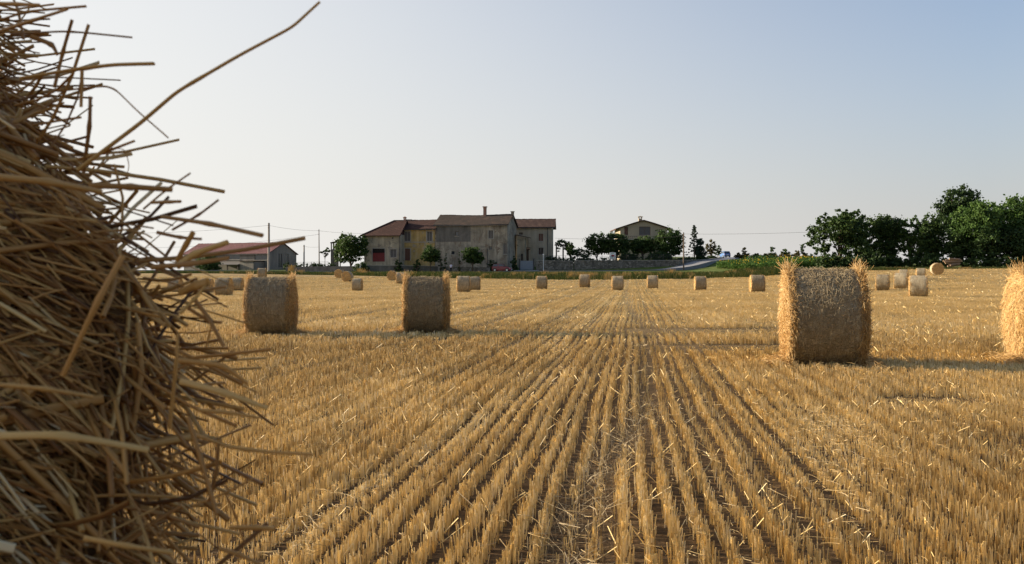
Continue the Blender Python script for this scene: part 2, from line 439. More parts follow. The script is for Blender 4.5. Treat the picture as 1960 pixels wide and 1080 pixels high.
# ------------------------------------------------------------------ stubble
RY = R(7.3)                                           # drill rows run this far to the right of the view
CU, SU = math.cos(RY), math.sin(RY)
def uv(x, y): return x*CU - y*SU, x*SU + y*CU
def xy(u, v): return u*CU + v*SU, -u*SU + v*CU
RVs = np.array([0, 5, 6.3, 8.9, 13, 22, 40, 90.]); RUs = np.array([-.3, -.27, -.2, .14, .2, .30, -.2, -.6])
def wander(v, k): return .045*np.sin(v*.45+k) + .018*np.sin(v*1.9+2.1*k)
def smooth_noise(x, y, sc, seed):
    r = np.random.default_rng(seed); s = 0
    for q in range(5):
        a = r.uniform(0, 6.28); f = sc*(1.0+.6*q); s = s + np.sin((x*math.cos(a)+y*math.sin(a))*f + r.uniform(0, 6.28) + 1.3*np.sin((y*math.cos(a)-x*math.sin(a))*f*.7))/(1+.4*q)
    return s/2.6
# drill rows: centres and half widths
row_c = []; row_w = []; u = -70.0
rr = np.random.default_rng(3)
while u < 70:
    g = (.116 if len(row_c) % 2 else .136) + rr.normal(0, .007)
    row_c.append(u); row_w.append(rr.uniform(.026, .036)); u += g
row_c = np.array(row_c); row_w = np.array(row_w)
def keep_prob(u, v, x, y):
    """0..1: how much of the stand is left"""
    k = np.ones_like(u)
    uw = u - wander(v, 0)*.4
    # narrow furrows between drill passes
    for c, w, a in ((.27, .03, .85), (.50, .048, .97), (.80, .034, .85), (1.13, .034, .7)):
        k *= 1 - a*np.exp(-((uw-c-.35*wander(v, c*7))/w)**2)
    fr = np.round(uw/.54 + .13*np.sin(uw*1.7)); fc = fr*.54
    k *= 1 - np.clip(.72 + .3*np.sin(fr*2.7), .35, .97)*np.clip((y-5)/7, .2, 1)*np.exp(-((uw-fc-.05*np.sin(fr*5.1))/(.042 + .035*np.clip((y-9)/14, 0, 1) + .022*np.clip((-1-u)/1.5, 0, 1)))**2)*np.clip((1.6-u)/.5, 0, 1)
    # the wandering trodden strip
    c = np.interp(v, RVs, RUs); w = np.interp(v, [4, 9, 20, 40], [.16, .10, .10, .25])
    k *= 1 - .85*np.exp(-((u-c)/w)**2)
    # tractor wheel ruts
    for c, w, a in ((-3.9, .26, .97), (-5.7, .24, .95), (-1.9, .22, .6), (1.4, .2, .65), (3.2, .22, .6), (-8.9, .22, .8), (-10.7, .22, .8), (-14.5, .3, .7), (-16.4, .3, .7), (6.4, .3, .5), (8.2, .3, .5)):
        k *= 1 - a*np.clip((v-14)/14, 0, 1)*np.exp(-((u-c-.08*np.sin(v*.2+c))/w)**2)
    # cross tracks at the turning point
    for d, w in ((17.4, .24), (22.6, .4)):
        k *= 1 - .95*np.exp(-((y-d-.02*(x-4))/w)**2)*np.clip((x-2.0)/.8, 0, 1)*np.clip((7.5-x)/1.5, 0, 1)
    k *= 1 - .8*np.exp(-((y-9.9)/.12)**2)*np.clip((x-3.6)/.3, 0, 1)*np.clip((4.9-x)/.3, 0, 1)
    k *= np.clip(1.0 + .35*smooth_noise(x, y, 1.1, 5), .35, 1)
    return k
def straw_strip(u, v, x, y):
    """0..1: bands where loose chaff and straw lie on the stand"""
    s = np.exp(-((u+1.28+.25*np.sin(v*.4))/.22)**2)*.8
    s += np.exp(-(((x-2.0-.26*(y-5.5))/.38)**2))*np.exp(-((y-7.0)/1.6)**2)*1.2
    s += np.exp(-((u-np.interp(v, RVs, RUs))/.22)**2)*.3*np.clip((12-v)/5, 0, 1)
    s += .22*np.clip(smooth_noise(x, y, .55, 9)-.5, 0, 1)
    return np.clip(s, 0, 1.3)

def stubble(name, d0, d1, dens, sides, seed):
    g = np.random.default_rng(seed)
    # pick depths with pdf ~ dens(d) * width(d)
    dd = np.linspace(d0, d1, 400); wd = 1.36*dd + 1.5
    pdf = dens(dd)*wd; cdf = np.r_[0, np.cumsum((pdf[1:]+pdf[:-1])*.5*np.diff(dd))]
    n = int(cdf[-1]); y = np.interp(g.random(n)*cdf[-1], cdf, dd)
    x = (g.random(n)-.5)*(1.36*y + 1.5)
    y = np.minimum(y, edge_depth(x/y)-.2)
    u, v = uv(x, y)
    w = wander(v, 0)*.5
    # random sowing without rows on the right and in broken patches
    rowless = np.clip((u-1.1-.3*smooth_noise(x, y, .8, 2))/.6, 0, .85)
    rowless = np.maximum(rowless, np.clip((-7-u)/4, 0, .2))
    i = np.clip(np.searchsorted(row_c, u-w), 1, len(row_c)-1)
    i = np.where(np.abs(row_c[i-1]-(u-w)) < np.abs(row_c[i]-(u-w)), i-1, i)
    sn = (g.random(n) > rowless)
    # stools: stems come in little bunches along a row
    vs = np.where(sn & (y < 25), v + .02*np.sin(v*55+i*2.4), v)
    u2 = np.where(sn, row_c[i] + w + g.normal(0, 1, n)*row_w[i]*.55*(1+y*.006), u)
    x, y = xy(u2, vs)
    k = keep_prob(u2, vs, x, y)
    tuft = smooth_noise(u2*9 + vs*14, vs*31 + u2*7, 1.0, 51)       # stools along the row
    ok = (g.random(n) < k*np.clip(.8 + .55*tuft, .12, 1)) & (y > 2.0)
    tuft = tuft[ok]
    # bare under the bales and the near bale
    x, y, u2, vs, k = x[ok], y[ok], u2[ok], vs[ok], k[ok]
    n = len(x)
    z = T(x, y)
    far = np.maximum(1, y/7.5)
    rad = .0025*far**.85*g.uniform(.75, 1.3, n)
    strip = straw_strip(u2, vs, x, y)
    h = (.082 + .018*smooth_noise(x, y, 2.2, 4) + .02*smooth_noise(x, y, .4, 6))*g.uniform(.68, 1.18, n)*(1-.35*np.clip(strip, 0, 1))*(.62+.38*k)
    ri = np.clip(np.searchsorted(row_c, u2-wander(vs, 0)*.5), 0, len(row_c)-1); rh = np.random.default_rng(8).uniform(.82, 1.0, len(row_c)) + np.where(np.arange(len(row_c)) % 2 == 0, .2, -.12)
    h = h*(1 + (rh[ri]-1)*np.clip((y-3)/9, .25, 1.3))*(1 + .14*np.clip(tuft, -1, 1))
    xw = np.clip((x-2.3)/.5, 0, 1)*np.clip((6.6-x)/1.2, 0, 1)
    yy_ = y - .03*(x-4) - .08*np.sin(x*5)
    for dn, dw in ((17.4, 1.5), (22.6, 2.0)):
        h = np.where((yy_ > dn-dw) & (yy_ < dn), h*(1-.8*xw), np.where((yy_ >= dn) & (yy_ < dn+1.2), h*(1+.3*xw), h))
    h = np.where((np.abs(x-4.3) < .55) & (yy_ > 9.2) & (yy_ < 9.9), h*.35, h)
    broken = g.random(n) < .03
    h = np.where(broken, h*1.15, h)
    lean = g.normal(0, .075, (n, 2)) + np.where(broken[:, None], g.normal(0, .7, (n, 2)), 0)
    lean += np.stack([.05*smooth_noise(x, y, 1.7, 12), .05*smooth_noise(x, y, 1.7, 13)], 1)
    top = np.stack([x + lean[:, 0]*h, y + lean[:, 1]*h, z + h], 1)
    bot = np.stack([x, y, z-.01], 1)
    P = np.stack([bot, top], 1)
    rd = np.stack([rad*1.15, rad*.9], 1)
    var = np.clip(.36 + .17*np.clip((vs-17)/9, 0, 1) + .5*(rh[ri]-.93) + .14*smooth_noise(x, y, .35, 21) + .10*smooth_noise(x, y, 1.6, 22) + .22*np.clip(strip, 0, 1) + g.normal(0, .25, n)/np.clip(y/18, 1, 2.2), 0, 1)
    mb = MB(); add_tubes(mb, P, rd, sides, None, var)
    return tag(mb.build(name, M['stubble']), 'cut golden wheat stubble standing in drill rows all over the field', 'stubble', kind='stuff')
stubble('wheat_stubble', 2.6, 150, lambda d: 2300*np.minimum(1, (8.0/d)**1.52), 3, 11)

def litter():
    g = np.random.default_rng(31)
    n = 260000
    y = 2.8*np.exp(g.random(n)*math.log(60/2.8)); x = (g.random(n)-.5)*(1.36*y+1.5)
    u, v = uv(x, y)
    s = straw_strip(u, v, x, y); gap = 1-keep_prob(u, v, x, y)
    ok = g.random(n) < .001 + .16*np.clip(s-.15,0,2)**1.2 + .10*gap*(y < 25)
    x, y, s, gap = x[ok], y[ok], s[ok], gap[ok]; n = len(x)
    far = np.maximum(1, y/7.5)**.8
    ln = g.uniform(.03, .13, n)*np.where(g.random(n) < .08, 1.8, 1)*far**.3
    a = g.uniform(0, 6.283, n)
    z0 = T(x, y) + np.where(g.random(n) < np.clip(gap, 0, 1)*.8, g.uniform(.004, .04, n), g.uniform(.05, .15, n))
    K = 4; t = np.linspace(-.5, .5, K)[None]
    bend = g.normal(0, .22, n)[:, None]*ln[:, None]*(1-4*t**2)
    tilt = g.normal(0, .16, n)[:, None]
    px = x[:, None] + np.cos(a)[:, None]*t*ln[:, None] - np.sin(a)[:, None]*bend
    py = y[:, None] + np.sin(a)[:, None]*t*ln[:, None] + np.cos(a)[:, None]*bend
    pz = z0[:, None] + tilt*t*ln[:, None] + .2*np.abs(bend)
    P = np.stack([px, py, np.maximum(pz, T(px, py)+.003)], -1)
    rd = np.broadcast_to((.0010*far*g.uniform(.7, 1.5, n))[:, None], (n, K))
    mb = MB(); add_tubes(mb, P, rd, 3, None, np.clip(g.normal(.5, .24, n), 0, 1))
    tag(mb.build('loose_straw', M['litter']), 'pale loose straw lying scattered over the stubble', 'straw', kind='stuff')
litter()

# ------------------------------------------------------------------ bales
def wob(th, a, seed):
    r = np.random.default_rng(seed); s = 0
    for q in range(1, 6): s = s + np.sin(th*q + r.uniform(0, 6.28) + a*r.uniform(1, 5))*r.uniform(.3, 1)/q
    return s
def bale_parts(seed, rich, ragged=1.0):
    """bale lying on its side: axis = local X, length 1.2, diameter 1.4, base at z = 0. Returns meshes (net_wrap, [straw_end, straw_end])"""
    g = np.random.default_rng(seed)
    r0, hl, zc = .70, .58, .69
    nth = 64 if rich else 32; na = 22 if rich else 10
    def radius(th, a):
        r = r0 + .007*wob(th, a*2, seed) + .004*wob(th*3, a*6, seed+1)
        r = r - .035*(np.abs(a)/hl)**6
        return r
    def pt(th, a, rr):
        y = rr*np.sin(th); z = zc + rr*np.cos(th)
        z = np.where(z < .0, z*.12, z) if True else z
        y = np.where(z < .05, y*1.0, y)
        return np.stack([a + 0*th, y, np.maximum(z, -.03)], -1)
    th = np.linspace(0, 2*np.pi, nth, endpoint=False); aa = np.linspace(-hl, hl, na)
    A, Th = np.meshgrid(aa, th, indexing='ij')
    V = pt(Th, A, radius(Th, A)).reshape(-1, 3)
    i = np.arange(na*nth).reshape(na, nth); j = np.roll(i, -1, 1)
    Q = np.stack([i[:-1], j[:-1], j[1:], i[1:]], -1).reshape(-1, 4)
    w = MB(); w.add(V, Q, .5, 0)
    if rich:       # stems caught in the net all over the wrap
        n = 9000
        t = g.uniform(0, 2*np.pi, n); a = g.uniform(-hl, hl, n)
        ln = g.uniform(.03, .14, n); dr = np.where(g.random(n) < .6, g.normal(0, .35, n), g.normal(1.57, .5, n))
        K = 3; s = np.linspace(-.5, .5, K)[None]
        tt = t[:, None] + np.cos(dr)[:, None]*s*ln[:, None]/r0
        a2 = np.clip(a[:, None] + np.sin(dr)[:, None]*s*ln[:, None], -hl-.02, hl+.02)
        stick = np.where(g.random(n) < .10, g.uniform(.01, .05, n), g.uniform(-.002, .007, n))
        rr_ = radius(tt, a2) + .003 + np.array([0, .5, 1.0])[None]*stick[:, None]
        P = pt(tt, a2, rr_)
        add_tubes(w, P, np.broadcast_to(g.uniform(.0016, .0034, n)[:, None], (n, K)), 3, None, np.clip(g.normal(.45, .25, n), 0, 1), 1)
    wrap = w.mesh('net_wrap', [M['net'], M['fuzz']], smooth=True)
    ends = []
    for sg in (-1, 1):
        e = MB()
        nr = 16 if rich else 6
        rad = np.linspace(0, 1, nr)
        Rr, Th = np.meshgrid(rad, th, indexing='ij')
        bulge = .03*(1-Rr**2) + .012*wob(Th*2, Rr*6, seed+5+sg) * Rr
        r = Rr*radius(Th, np.full_like(Th, sg*hl))*1.012
        a = sg*(hl + bulge)
        P = np.stack([a, r*np.sin(Th), np.maximum(zc + r*np.cos(Th), -.03)], -1)
        z = P[..., 2]
        i = np.arange(nr*nth).reshape(nr, nth); j = np.roll(i, -1, 1)
        Q = np.stack([i[:-1], j[:-1], j[1:], i[1:]], -1).reshape(-1, 4)
        if sg < 0: Q = Q[:, ::-1]
        e.add(P.reshape(-1, 3), Q, .5, 0)
        # ragged stems over the face and a frill past the rim
        n = int((6500 if rich else 420)*ragged)
        t = g.uniform(0, 2*np.pi, n); q = np.sqrt(g.uniform(.02, 1.0, n))
        rim = g.random(n) < .46
        q = np.where(rim, g.uniform(.93, 1.03, n), q)
        # more frill at the top
        rr_ = q*(r0-.02)
        ln = np.where(rim, g.uniform(.035, .10, n), g.uniform(.05, .16, n))*(1 if rich else 1.1)
        tang = np.stack([0*t, np.cos(t), -np.sin(t)], -1); radl = np.stack([0*t, np.sin(t), np.cos(t)], -1)
        ax = np.array([sg*1.0, 0, 0])
        al = g.normal(0, .8, n)
        d = np.where(rim[:, None], ax[None]*g.uniform(-.5, .25, n)[:, None] + radl*g.uniform(-.2, .55, n)[:, None] + tang*g.normal(0, .7, n)[:, None],
                     ax[None]*g.uniform(-.04, .15, n)[:, None] + tang*np.cos(al)[:, None] + radl*np.sin(al)[:, None])
        d = nrm(d)
        base = np.stack([np.full(n, 0.0), rr_*np.sin(t), zc + rr_*np.cos(t)], -1)
        base[:, 0] = sg*(hl + np.where(rim, g.uniform(-.10, .01, n), .03*(1-q**2)+.006))
        K = 4; s = np.linspace(0, 1, K)[None, :, None]
        cv = g.normal(0, .22, (n, 3))[:, None]*(s**2)*ln[:, None, None]
        cv[..., 2] -= .22*(s[..., 0]**2)*ln[:, None]
        P = base[:, None] + d[:, None]*s*ln[:, None, None] + cv
        P[..., 2] = np.maximum(P[..., 2], .01)
        wd = g.uniform(.0018, .0036, n)*(1 if rich else 3.2)
        add_tubes(e, P, np.broadcast_to(wd[:, None], (n, K)), 3, None, np.clip(g.normal(.5, .25, n), 0, 1), 1)
        if rich:       # spiky tufts standing up from the top of the rim
            n = 170
            t = np.clip(g.normal(0, .32, n), -.9, .9); ln = g.uniform(.06, .20, n)
            base = np.stack([sg*(hl + g.uniform(-.09, .03, n)), (r0-.03)*np.sin(t), zc + (r0-.03)*np.cos(t)], -1)
            d = nrm(np.stack([g.normal(.1*sg, .40, n), np.sin(t) + g.normal(0, .45, n), np.cos(t)*g.uniform(.6, 1.2, n)], -1))
            s = np.linspace(0, 1, 4)[None, :, None]
            P = base[:, None] + d[:, None]*s*ln[:, None, None] + g.normal(0, .18, (n, 3))[:, None]*s**2*ln[:, None, None]
            add_tubes(e, P, np.broadcast_to(g.uniform(.0016, .003, n)[:, None], (n, 4)), 3, None, np.clip(g.normal(.6, .25, n), 0, 1), 1)
        if rich:       # fallen straw at the foot of the end
            n = 420
            x0 = sg*(hl + np.abs(g.normal(.02, .16, n))); y0 = g.normal(-.05, .32, n); a = g.uniform(0, 6.283, n); ln = g.uniform(.06, .25, n)
            zz = np.abs(g.normal(0, .05, n))*np.exp(-np.abs(x0-sg*hl)*3) + .05
            dv = np.stack([np.cos(a), np.sin(a), g.normal(0, .35, n)], -1)
            P = np.stack([x0, y0, zz], -1)[:, None] + dv[:, None]*np.linspace(-.5, .5, 4)[None, :, None]*ln[:, None, None]
            P[..., 2] = np.maximum(P[..., 2], .01)
            add_tubes(e, P, np.broadcast_to(g.uniform(.0018, .0032, n)[:, None], (n, 4)), 3, None, np.clip(g.normal(.55, .25, n), 0, 1), 1)
        ends.append(e.mesh('straw_end', [M['end'], M['shag']], smooth=True))
    return wrap, ends
rich_a = bale_parts(101, True); rich_b = bale_parts(202, True, 1.5); plain = [bale_parts(300+k, False) for k in range(4)]
GB = 'round straw bales on the stubble'
def bale(parts, px, base_py, h_px, yaw, label, depth=None):
    if depth is None:
        d = 60.0     # walk out until the ground meets the sight line
        dd = np.linspace(8, 170, 3000); xx = X(px, dd); gy = HY - (T(xx, dd)-EYE)*F/dd
        i = np.where(gy <= base_py)[0]; depth = float(dd[i[0]]) if len(i) else 150.0
    sc = h_px*depth/F/1.39
    sc = min(1.12, max(.86, sc))
    x = X(px, depth); y = depth - .05*sc
    t = thing('straw_bale', label, 'straw bale', (x, y, t1(x, y)), R(yaw), GB)
    t.scale = (sc*.89, sc, sc)
    for me, nm in ((parts[0], 'net_wrap'), (parts[1][0], 'straw_end'), (parts[1][1], 'straw_end')):
        o = bpy.data.objects.new(nm, me); COL.objects.link(o); o.parent = t
    return t
bale(rich_b, 1573, 704, 184, -11, 'large grey-brown bale with sunlit shaggy left end, biggest one standing whole', 13.6)
bale(rich_a, 2018, 701, 180, -10, 'shaggy bale cut off by the right edge, its golden end facing left', 13.8)
bale(rich_a, 520, 644, 111, 5, 'grey bale standing nearest the close-up bale, dark shaggy right end showing', 20.4)
bale(rich_b, 816, 642, 109, 4, 'grey bale with ragged tufts on its top right rim, below the yellow house', 20.8)
far_bales = [
 (336, 559, 28, 0, 'pale bale half hidden behind the close-up bale, leftmost of the distant bales'),
 (396, 560, 28, 0, 'small grey bale just right of the close-up bale, behind loose stalks'),
 (429, 566, 34, 2, 'small grey bale in front of the low shed, left of the nearest big grey bale'),
 (455, 556, 26, 4, 'small bale partly behind another, touching the nearest grey bale on its left'),
 (502, 532, 20, 6, 'tiny pale bale peeking over the top of the nearest big grey bale'),
 (650, 531, 17, 84, 'round brown bale end facing out, left one of the pair below the leafy farmyard tree'),
 (665, 538, 20, 80, 'round brown bale end facing out, right one of the pair below the leafy farmyard tree'),
 (684, 556, 24, 1, 'small squarish grey bale standing alone right of the brown pair'),
 (751, 536, 19, 88, 'round brown bale end just left of the tufted big bale, below the yellow house'),
 (767, 542, 22, 4, 'small grey bale, right half hidden by the tufted big bale'),
 (887, 559, 32, 2, 'small grey bale right of the tufted big bale, front one of two side by side'),
 (909, 555, 27, 2, 'small grey bale half behind another, below the tall grey house'),
 (1037, 553, 26, -3, 'small bale below the driveway, right of the red car'),
 (1119, 549, 25, -10, 'small bale closest to the grassy bank, with a bright left edge'),
 (1182, 555, 28, -3, 'small bale at the end of the straight stubble rows, below the white sign'),
 (1249, 552, 26, -6, 'small bale right below the villa, between two others in the far row'),
 (1340, 555, 27, -6, 'small bale in the far row just right of the leaning lamp post line'),
 (1449, 559, 34, -8, 'bale next to the big shaggy bale, sunlit left edge, below the sunflowers'),
 (1689, 555, 31, -24, 'bale with bright orange end just right of the big shaggy bale'),
 (1724, 552, 31, -24, 'bale with orange end partly hidden behind the front bale of the right cluster'),
 (1757, 568, 42, -20, 'front bale of the right cluster, orange sunlit end and grey wrap'),
 (1729, 536, 20, -22, 'pale bale top behind the right cluster, left of the other hidden one'),
 (1762, 533, 19, -20, 'small bale with golden end directly behind the front bale of the right cluster'),
 (1793, 525, 23, 80, 'brown bale with its round end facing out, alone below the dark trees'),
]
far_bales[16] = (1340, 555, 27, -6, 'small bale in the far row below the roadside pole right of the villa')
for k, (px, by, hp, yaw, lab) in enumerate(far_bales):
    bale(plain[k % 4], px, by+1.5, hp, yaw + rr.uniform(-2, 2), lab)

# ------------------------------------------------------------------ the bale beside the camera
def near_bale():
    g = np.random.default_rng(77)
    beta = R(22); ax = np.array([math.cos(beta), math.sin(beta), 0]); nn = np.array([math.sin(beta), -math.cos(beta), 0]); up = np.array([0, 0, 1.0])
    r0 = .85
    # rim point at eye level sits at (-.16, .5)
    P0 = np.array([-.208, .50, 1.3]); th0 = math.asin((1.3-r0)/r0)
    C = P0 - r0*(math.cos(th0)*nn + math.sin(th0)*up)        # centre of the end face
    root = thing('straw_bale', 'huge loose straw bale filling the left edge of the photo, stalks sticking out', 'straw bale', (C[0], C[1], 0), beta, GB)
    # local frame: X along the axis (0 = end), -Y towards the camera, Z up; centre height r0
    LB = 1.3
    def end_of(th): # where the loose end has slumped: th measured from camera side up
        d = np.degrees(th)
        return np.interp(d, [-90, 0, 12, 20, 27, 30, 33, 36, 37.5, 39, 44, 52, 70, 90, 180, 270], [-.03, -.018, -.012, -.004, .004, .008, .014, .018, -.004, -.024, -.056, -.11, -.17, -.2, -.05, -.03])
    def rad_of(th, a):
        e = end_of(th) - a
        sh = np.clip(1-e/.22, 0, 1)
        return r0 + .015*wob(th*2, a*6, 9) - .06*sh**2.2
    def pt(th, a, dr=0.0):
        rr_ = rad_of(th, a) + dr
        z = r0 + rr_*np.sin(th)
        return np.stack([a+0*th, -rr_*np.cos(th), np.maximum(z, .0)], -1)
    # solid core
    mb = MB(); nth = 120; na = 40
    th = np.linspace(-np.pi/2, 1.5*np.pi, nth, endpoint=False)
    s = np.linspace(0, 1, na)
    A = np.stack([-LB + (end_of(th)-.01+LB)*q for q in s]); Th = np.broadcast_to(th, A.shape)
    V = pt(Th, A, -.03)
    cap_c = np.array([[-.06, 0, r0]]); back_c = np.array([[-LB, 0, r0]])
    i = np.arange(na*nth).reshape(na, nth); j = np.roll(i, -1, 1)
    mb.add(V.reshape(-1, 3), np.stack([i[:-1], j[:-1], j[1:], i[1:]], -1).reshape(-1, 4), .3, 0)
    for ring, c in ((V[-1], cap_c), (V[0], back_c)):
        mb.add(np.vstack([ring, c]), [(q, (q+1) % nth, nth) for q in range(nth)], .3, 0)
    def lay(n, th_lo, th_hi, a_lo, out_lo, out_hi, ln_lo, ln_hi, w_lo, w_hi, ang_s, seed, droop=1.0):
        q = np.random.default_rng(seed)
        t = q.uniform(R(th_lo), R(th_hi), n); e = end_of(t)
        a = e + .02 - q.uniform(0, 1, n)**1.15*(e + .02 - a_lo)
        ln = q.uniform(ln_lo, ln_hi, n)
        near_end = np.clip(1-(e-a)/.22, 0, 1)
        a = a - .045*near_end; ln = ln*(1-.58*near_end*(q.random(n) < .97))
        flow = .13*smooth_noise(a*4.0, t*r0*7.0, 1.0, 41) + .10*smooth_noise(a*11.0, t*r0*15.0, 1.0, 42)
        ne2 = np.clip(1-(e-a)/.42, 0, 1)
        an = q.normal(0, ang_s, n)*(1 + .5*near_end) + flow - .08 - .42*ne2**1.5*droop - np.where(q.random(n) < .035, q.normal(0, .6, n), 0)
        tt = t; up_t = np.stack([0*t, np.sin(tt), np.cos(tt)], -1)          # tangent, pointing up the face
        rad_d = np.stack([0*t, -np.cos(tt), np.sin(tt)], -1)
        lift = q.normal(.02, .09, n) + .10*near_end*q.random(n)
        an = np.clip(an, -.95, .5)
        d = np.cos(an)[:, None]*np.array([1.0, 0, 0]) + np.sin(an)[:, None]*up_t + lift[:, None]*rad_d
        # over the shoulder the stems follow the slump inwards
        d = nrm(d - (.30*near_end**2)[:, None]*rad_d)
        base = pt(t, a) + rad_d*q.uniform(out_lo, out_hi, n)[:, None]
        K = 5; s = np.linspace(-.55, .45, K)[None, :, None]
        kink = np.where(q.random(n) < .12, q.normal(0, .35, n), q.normal(0, .05, n))
        bend = (np.abs(s[..., 0])**1.5)*ln[:, None]*kink[:, None]
        P = base[:, None] + d[:, None]*s*ln[:, None, None] + up_t[:, None]*bend[..., None]
        P[..., 2] -= .10*np.clip(s[..., 0], 0, 1)*ln[:, None]*droop
        w = q.uniform(w_lo, w_hi, n)*np.clip(.5 + .5*np.clip((-a-.0)/.05, 0, 1), .6, 1)*np.interp(a, [-.45, -.1], [.72, 1.0])
        wd = w[:, None]*np.linspace(1, .85, K)[None]
        flat = np.where(q.random(n) < .6, q.uniform(.10, .3, n), q.uniform(.45, 1, n)); w = np.where((flat < .35) & (q.random(n) < .3), w*1.15, w); wd = w[:, None]*np.linspace(1, .85, K)[None]*np.where(q.random(n) < .3, np.r_[1.0], np.r_[1.0])[:, None]
        # deeper stems are older and browner
        var = np.clip(q.normal(.46, .22, n) + np.where(q.random(n) < .06, .4, 0), 0, 1)
        add_tubes(mb, P, wd, 6, flat, var, 1)
    # the part the photo shows: many layers
    lay(14000, -12, 62, -.75, -.05, -.02, .05, .18, .0007, .0017, .34, 1)
    lay(27000, -12, 62, -.75, -.03, .004, .04, .16, .0005, .0015, .28, 2)
    lay(9500, -12, 62, -.75, -.008, .012, .04, .16, .0005, .0015, .24, 3)
    lay(3500, -12, 62, -.75, -.012, .018, .02, .08, .0003, .0008, .75, 4)
    # the rest of the bale
    lay(5000, 62, 180, -1.3, -.02, .015, .08, .25, .002, .0035, .4, 5)
    lay(3500, -90, -12, -1.3, -.02, .015, .08, .25, .002, .0035, .4, 6)
    lay(2500, -12, 62, -1.3, -.02, .01, .08, .25, .002, .0035, .4, 7)
    # end face: coiled stems and bristles pushing out past the rim
    n = 5200; q = np.random.default_rng(55)
    t = q.uniform(-np.pi/2, 1.5*np.pi, n); t[:3000] = q.uniform(R(-12), R(70), 3000)
    rr_ = rad_of(t, end_of(t))*np.sqrt(q.uniform(.05, 1, n)); rr_[:3000] = rad_of(t[:3000], end_of(t[:3000]))*q.uniform(.86, 1.0, 3000)
    base = np.stack([end_of(t)*np.clip(rr_/r0, .3, 1) - q.uniform(0, .05, n), -rr_*np.cos(t), np.maximum(r0 + rr_*np.sin(t), .02)], -1)
    tang = np.stack([0*t, np.sin(t), np.cos(t)], -1); radd = np.stack([0*t, -np.cos(t), np.sin(t)], -1)
    ln = q.uniform(.02, .09, n)
    d = nrm(np.array([1.0, 0, 0])*q.uniform(.1, .9, n)[:, None] + tang*q.normal(-.45, .65, n)[:, None] + radd*q.normal(.0, .3, n)[:, None] + np.array([0, 0, -.25]))
    K = 4; s = np.linspace(0, 1, K)[None, :, None]
    P = base[:, None] + d[:, None]*s*ln[:, None, None] + q.normal(0, .2, (n, 3))[:, None]*s**2*ln[:, None, None]
    P[..., 2] = np.maximum(P[..., 2], .01)
    add_tubes(mb, P, np.broadcast_to(q.uniform(.0005, .0018, n)[:, None], (n, K)), 5, q.uniform(.3, 1, n), np.clip(q.normal(.5, .22, n), 0, 1), 1)
    mb.build('straw_body', [M['core'], M['near_straw']], root, smooth=True)
    # single stalks that stand clear of the bale, each from (photo x, y, depth) to (x, y, depth)
    inv = Matrix.Translation((C[0], C[1], 0)) @ Matrix.Rotation(beta, 4, 'Z'); inv = inv.inverted()
    def stalk(pts, w0, w1, var, flat=1.0, sub=5):
        W = [Vector((X(p[0], p[2]), p[2], Z(p[1], p[2]))) for p in pts]
        Lc = np.array([tuple(inv @ a) for a in W])
        tt = np.linspace(0, len(pts)-1, (len(pts)-1)*sub+1)
        P = np.stack([np.interp(tt, range(len(pts)), Lc[:, k]) for k in range(3)], 1)
        for _ in range(2): P[1:-1] = .25*P[:-2] + .5*P[1:-1] + .25*P[2:]
        b = MB(); wd = np.linspace(w0, w1, len(P))*.80
        # a node (joint) on the stem
        wd = wd*(1 + .35*np.exp(-((np.arange(len(P))-len(P)*.45)/.6)**2))
        v, f = tubes(P[None], wd[None], 7, np.array([flat]))
        b.add(v, f, var); b.build('straw_stalk', M['near_straw'], root, smooth=True)
    D = .56
    stalk([(150, 325, .57), (270, 235, .56), (340, 175, .55), (460, 105, .54), (560, 52, .53), (612, 4, .53)], .0025, .0014, .80, .6, 8)
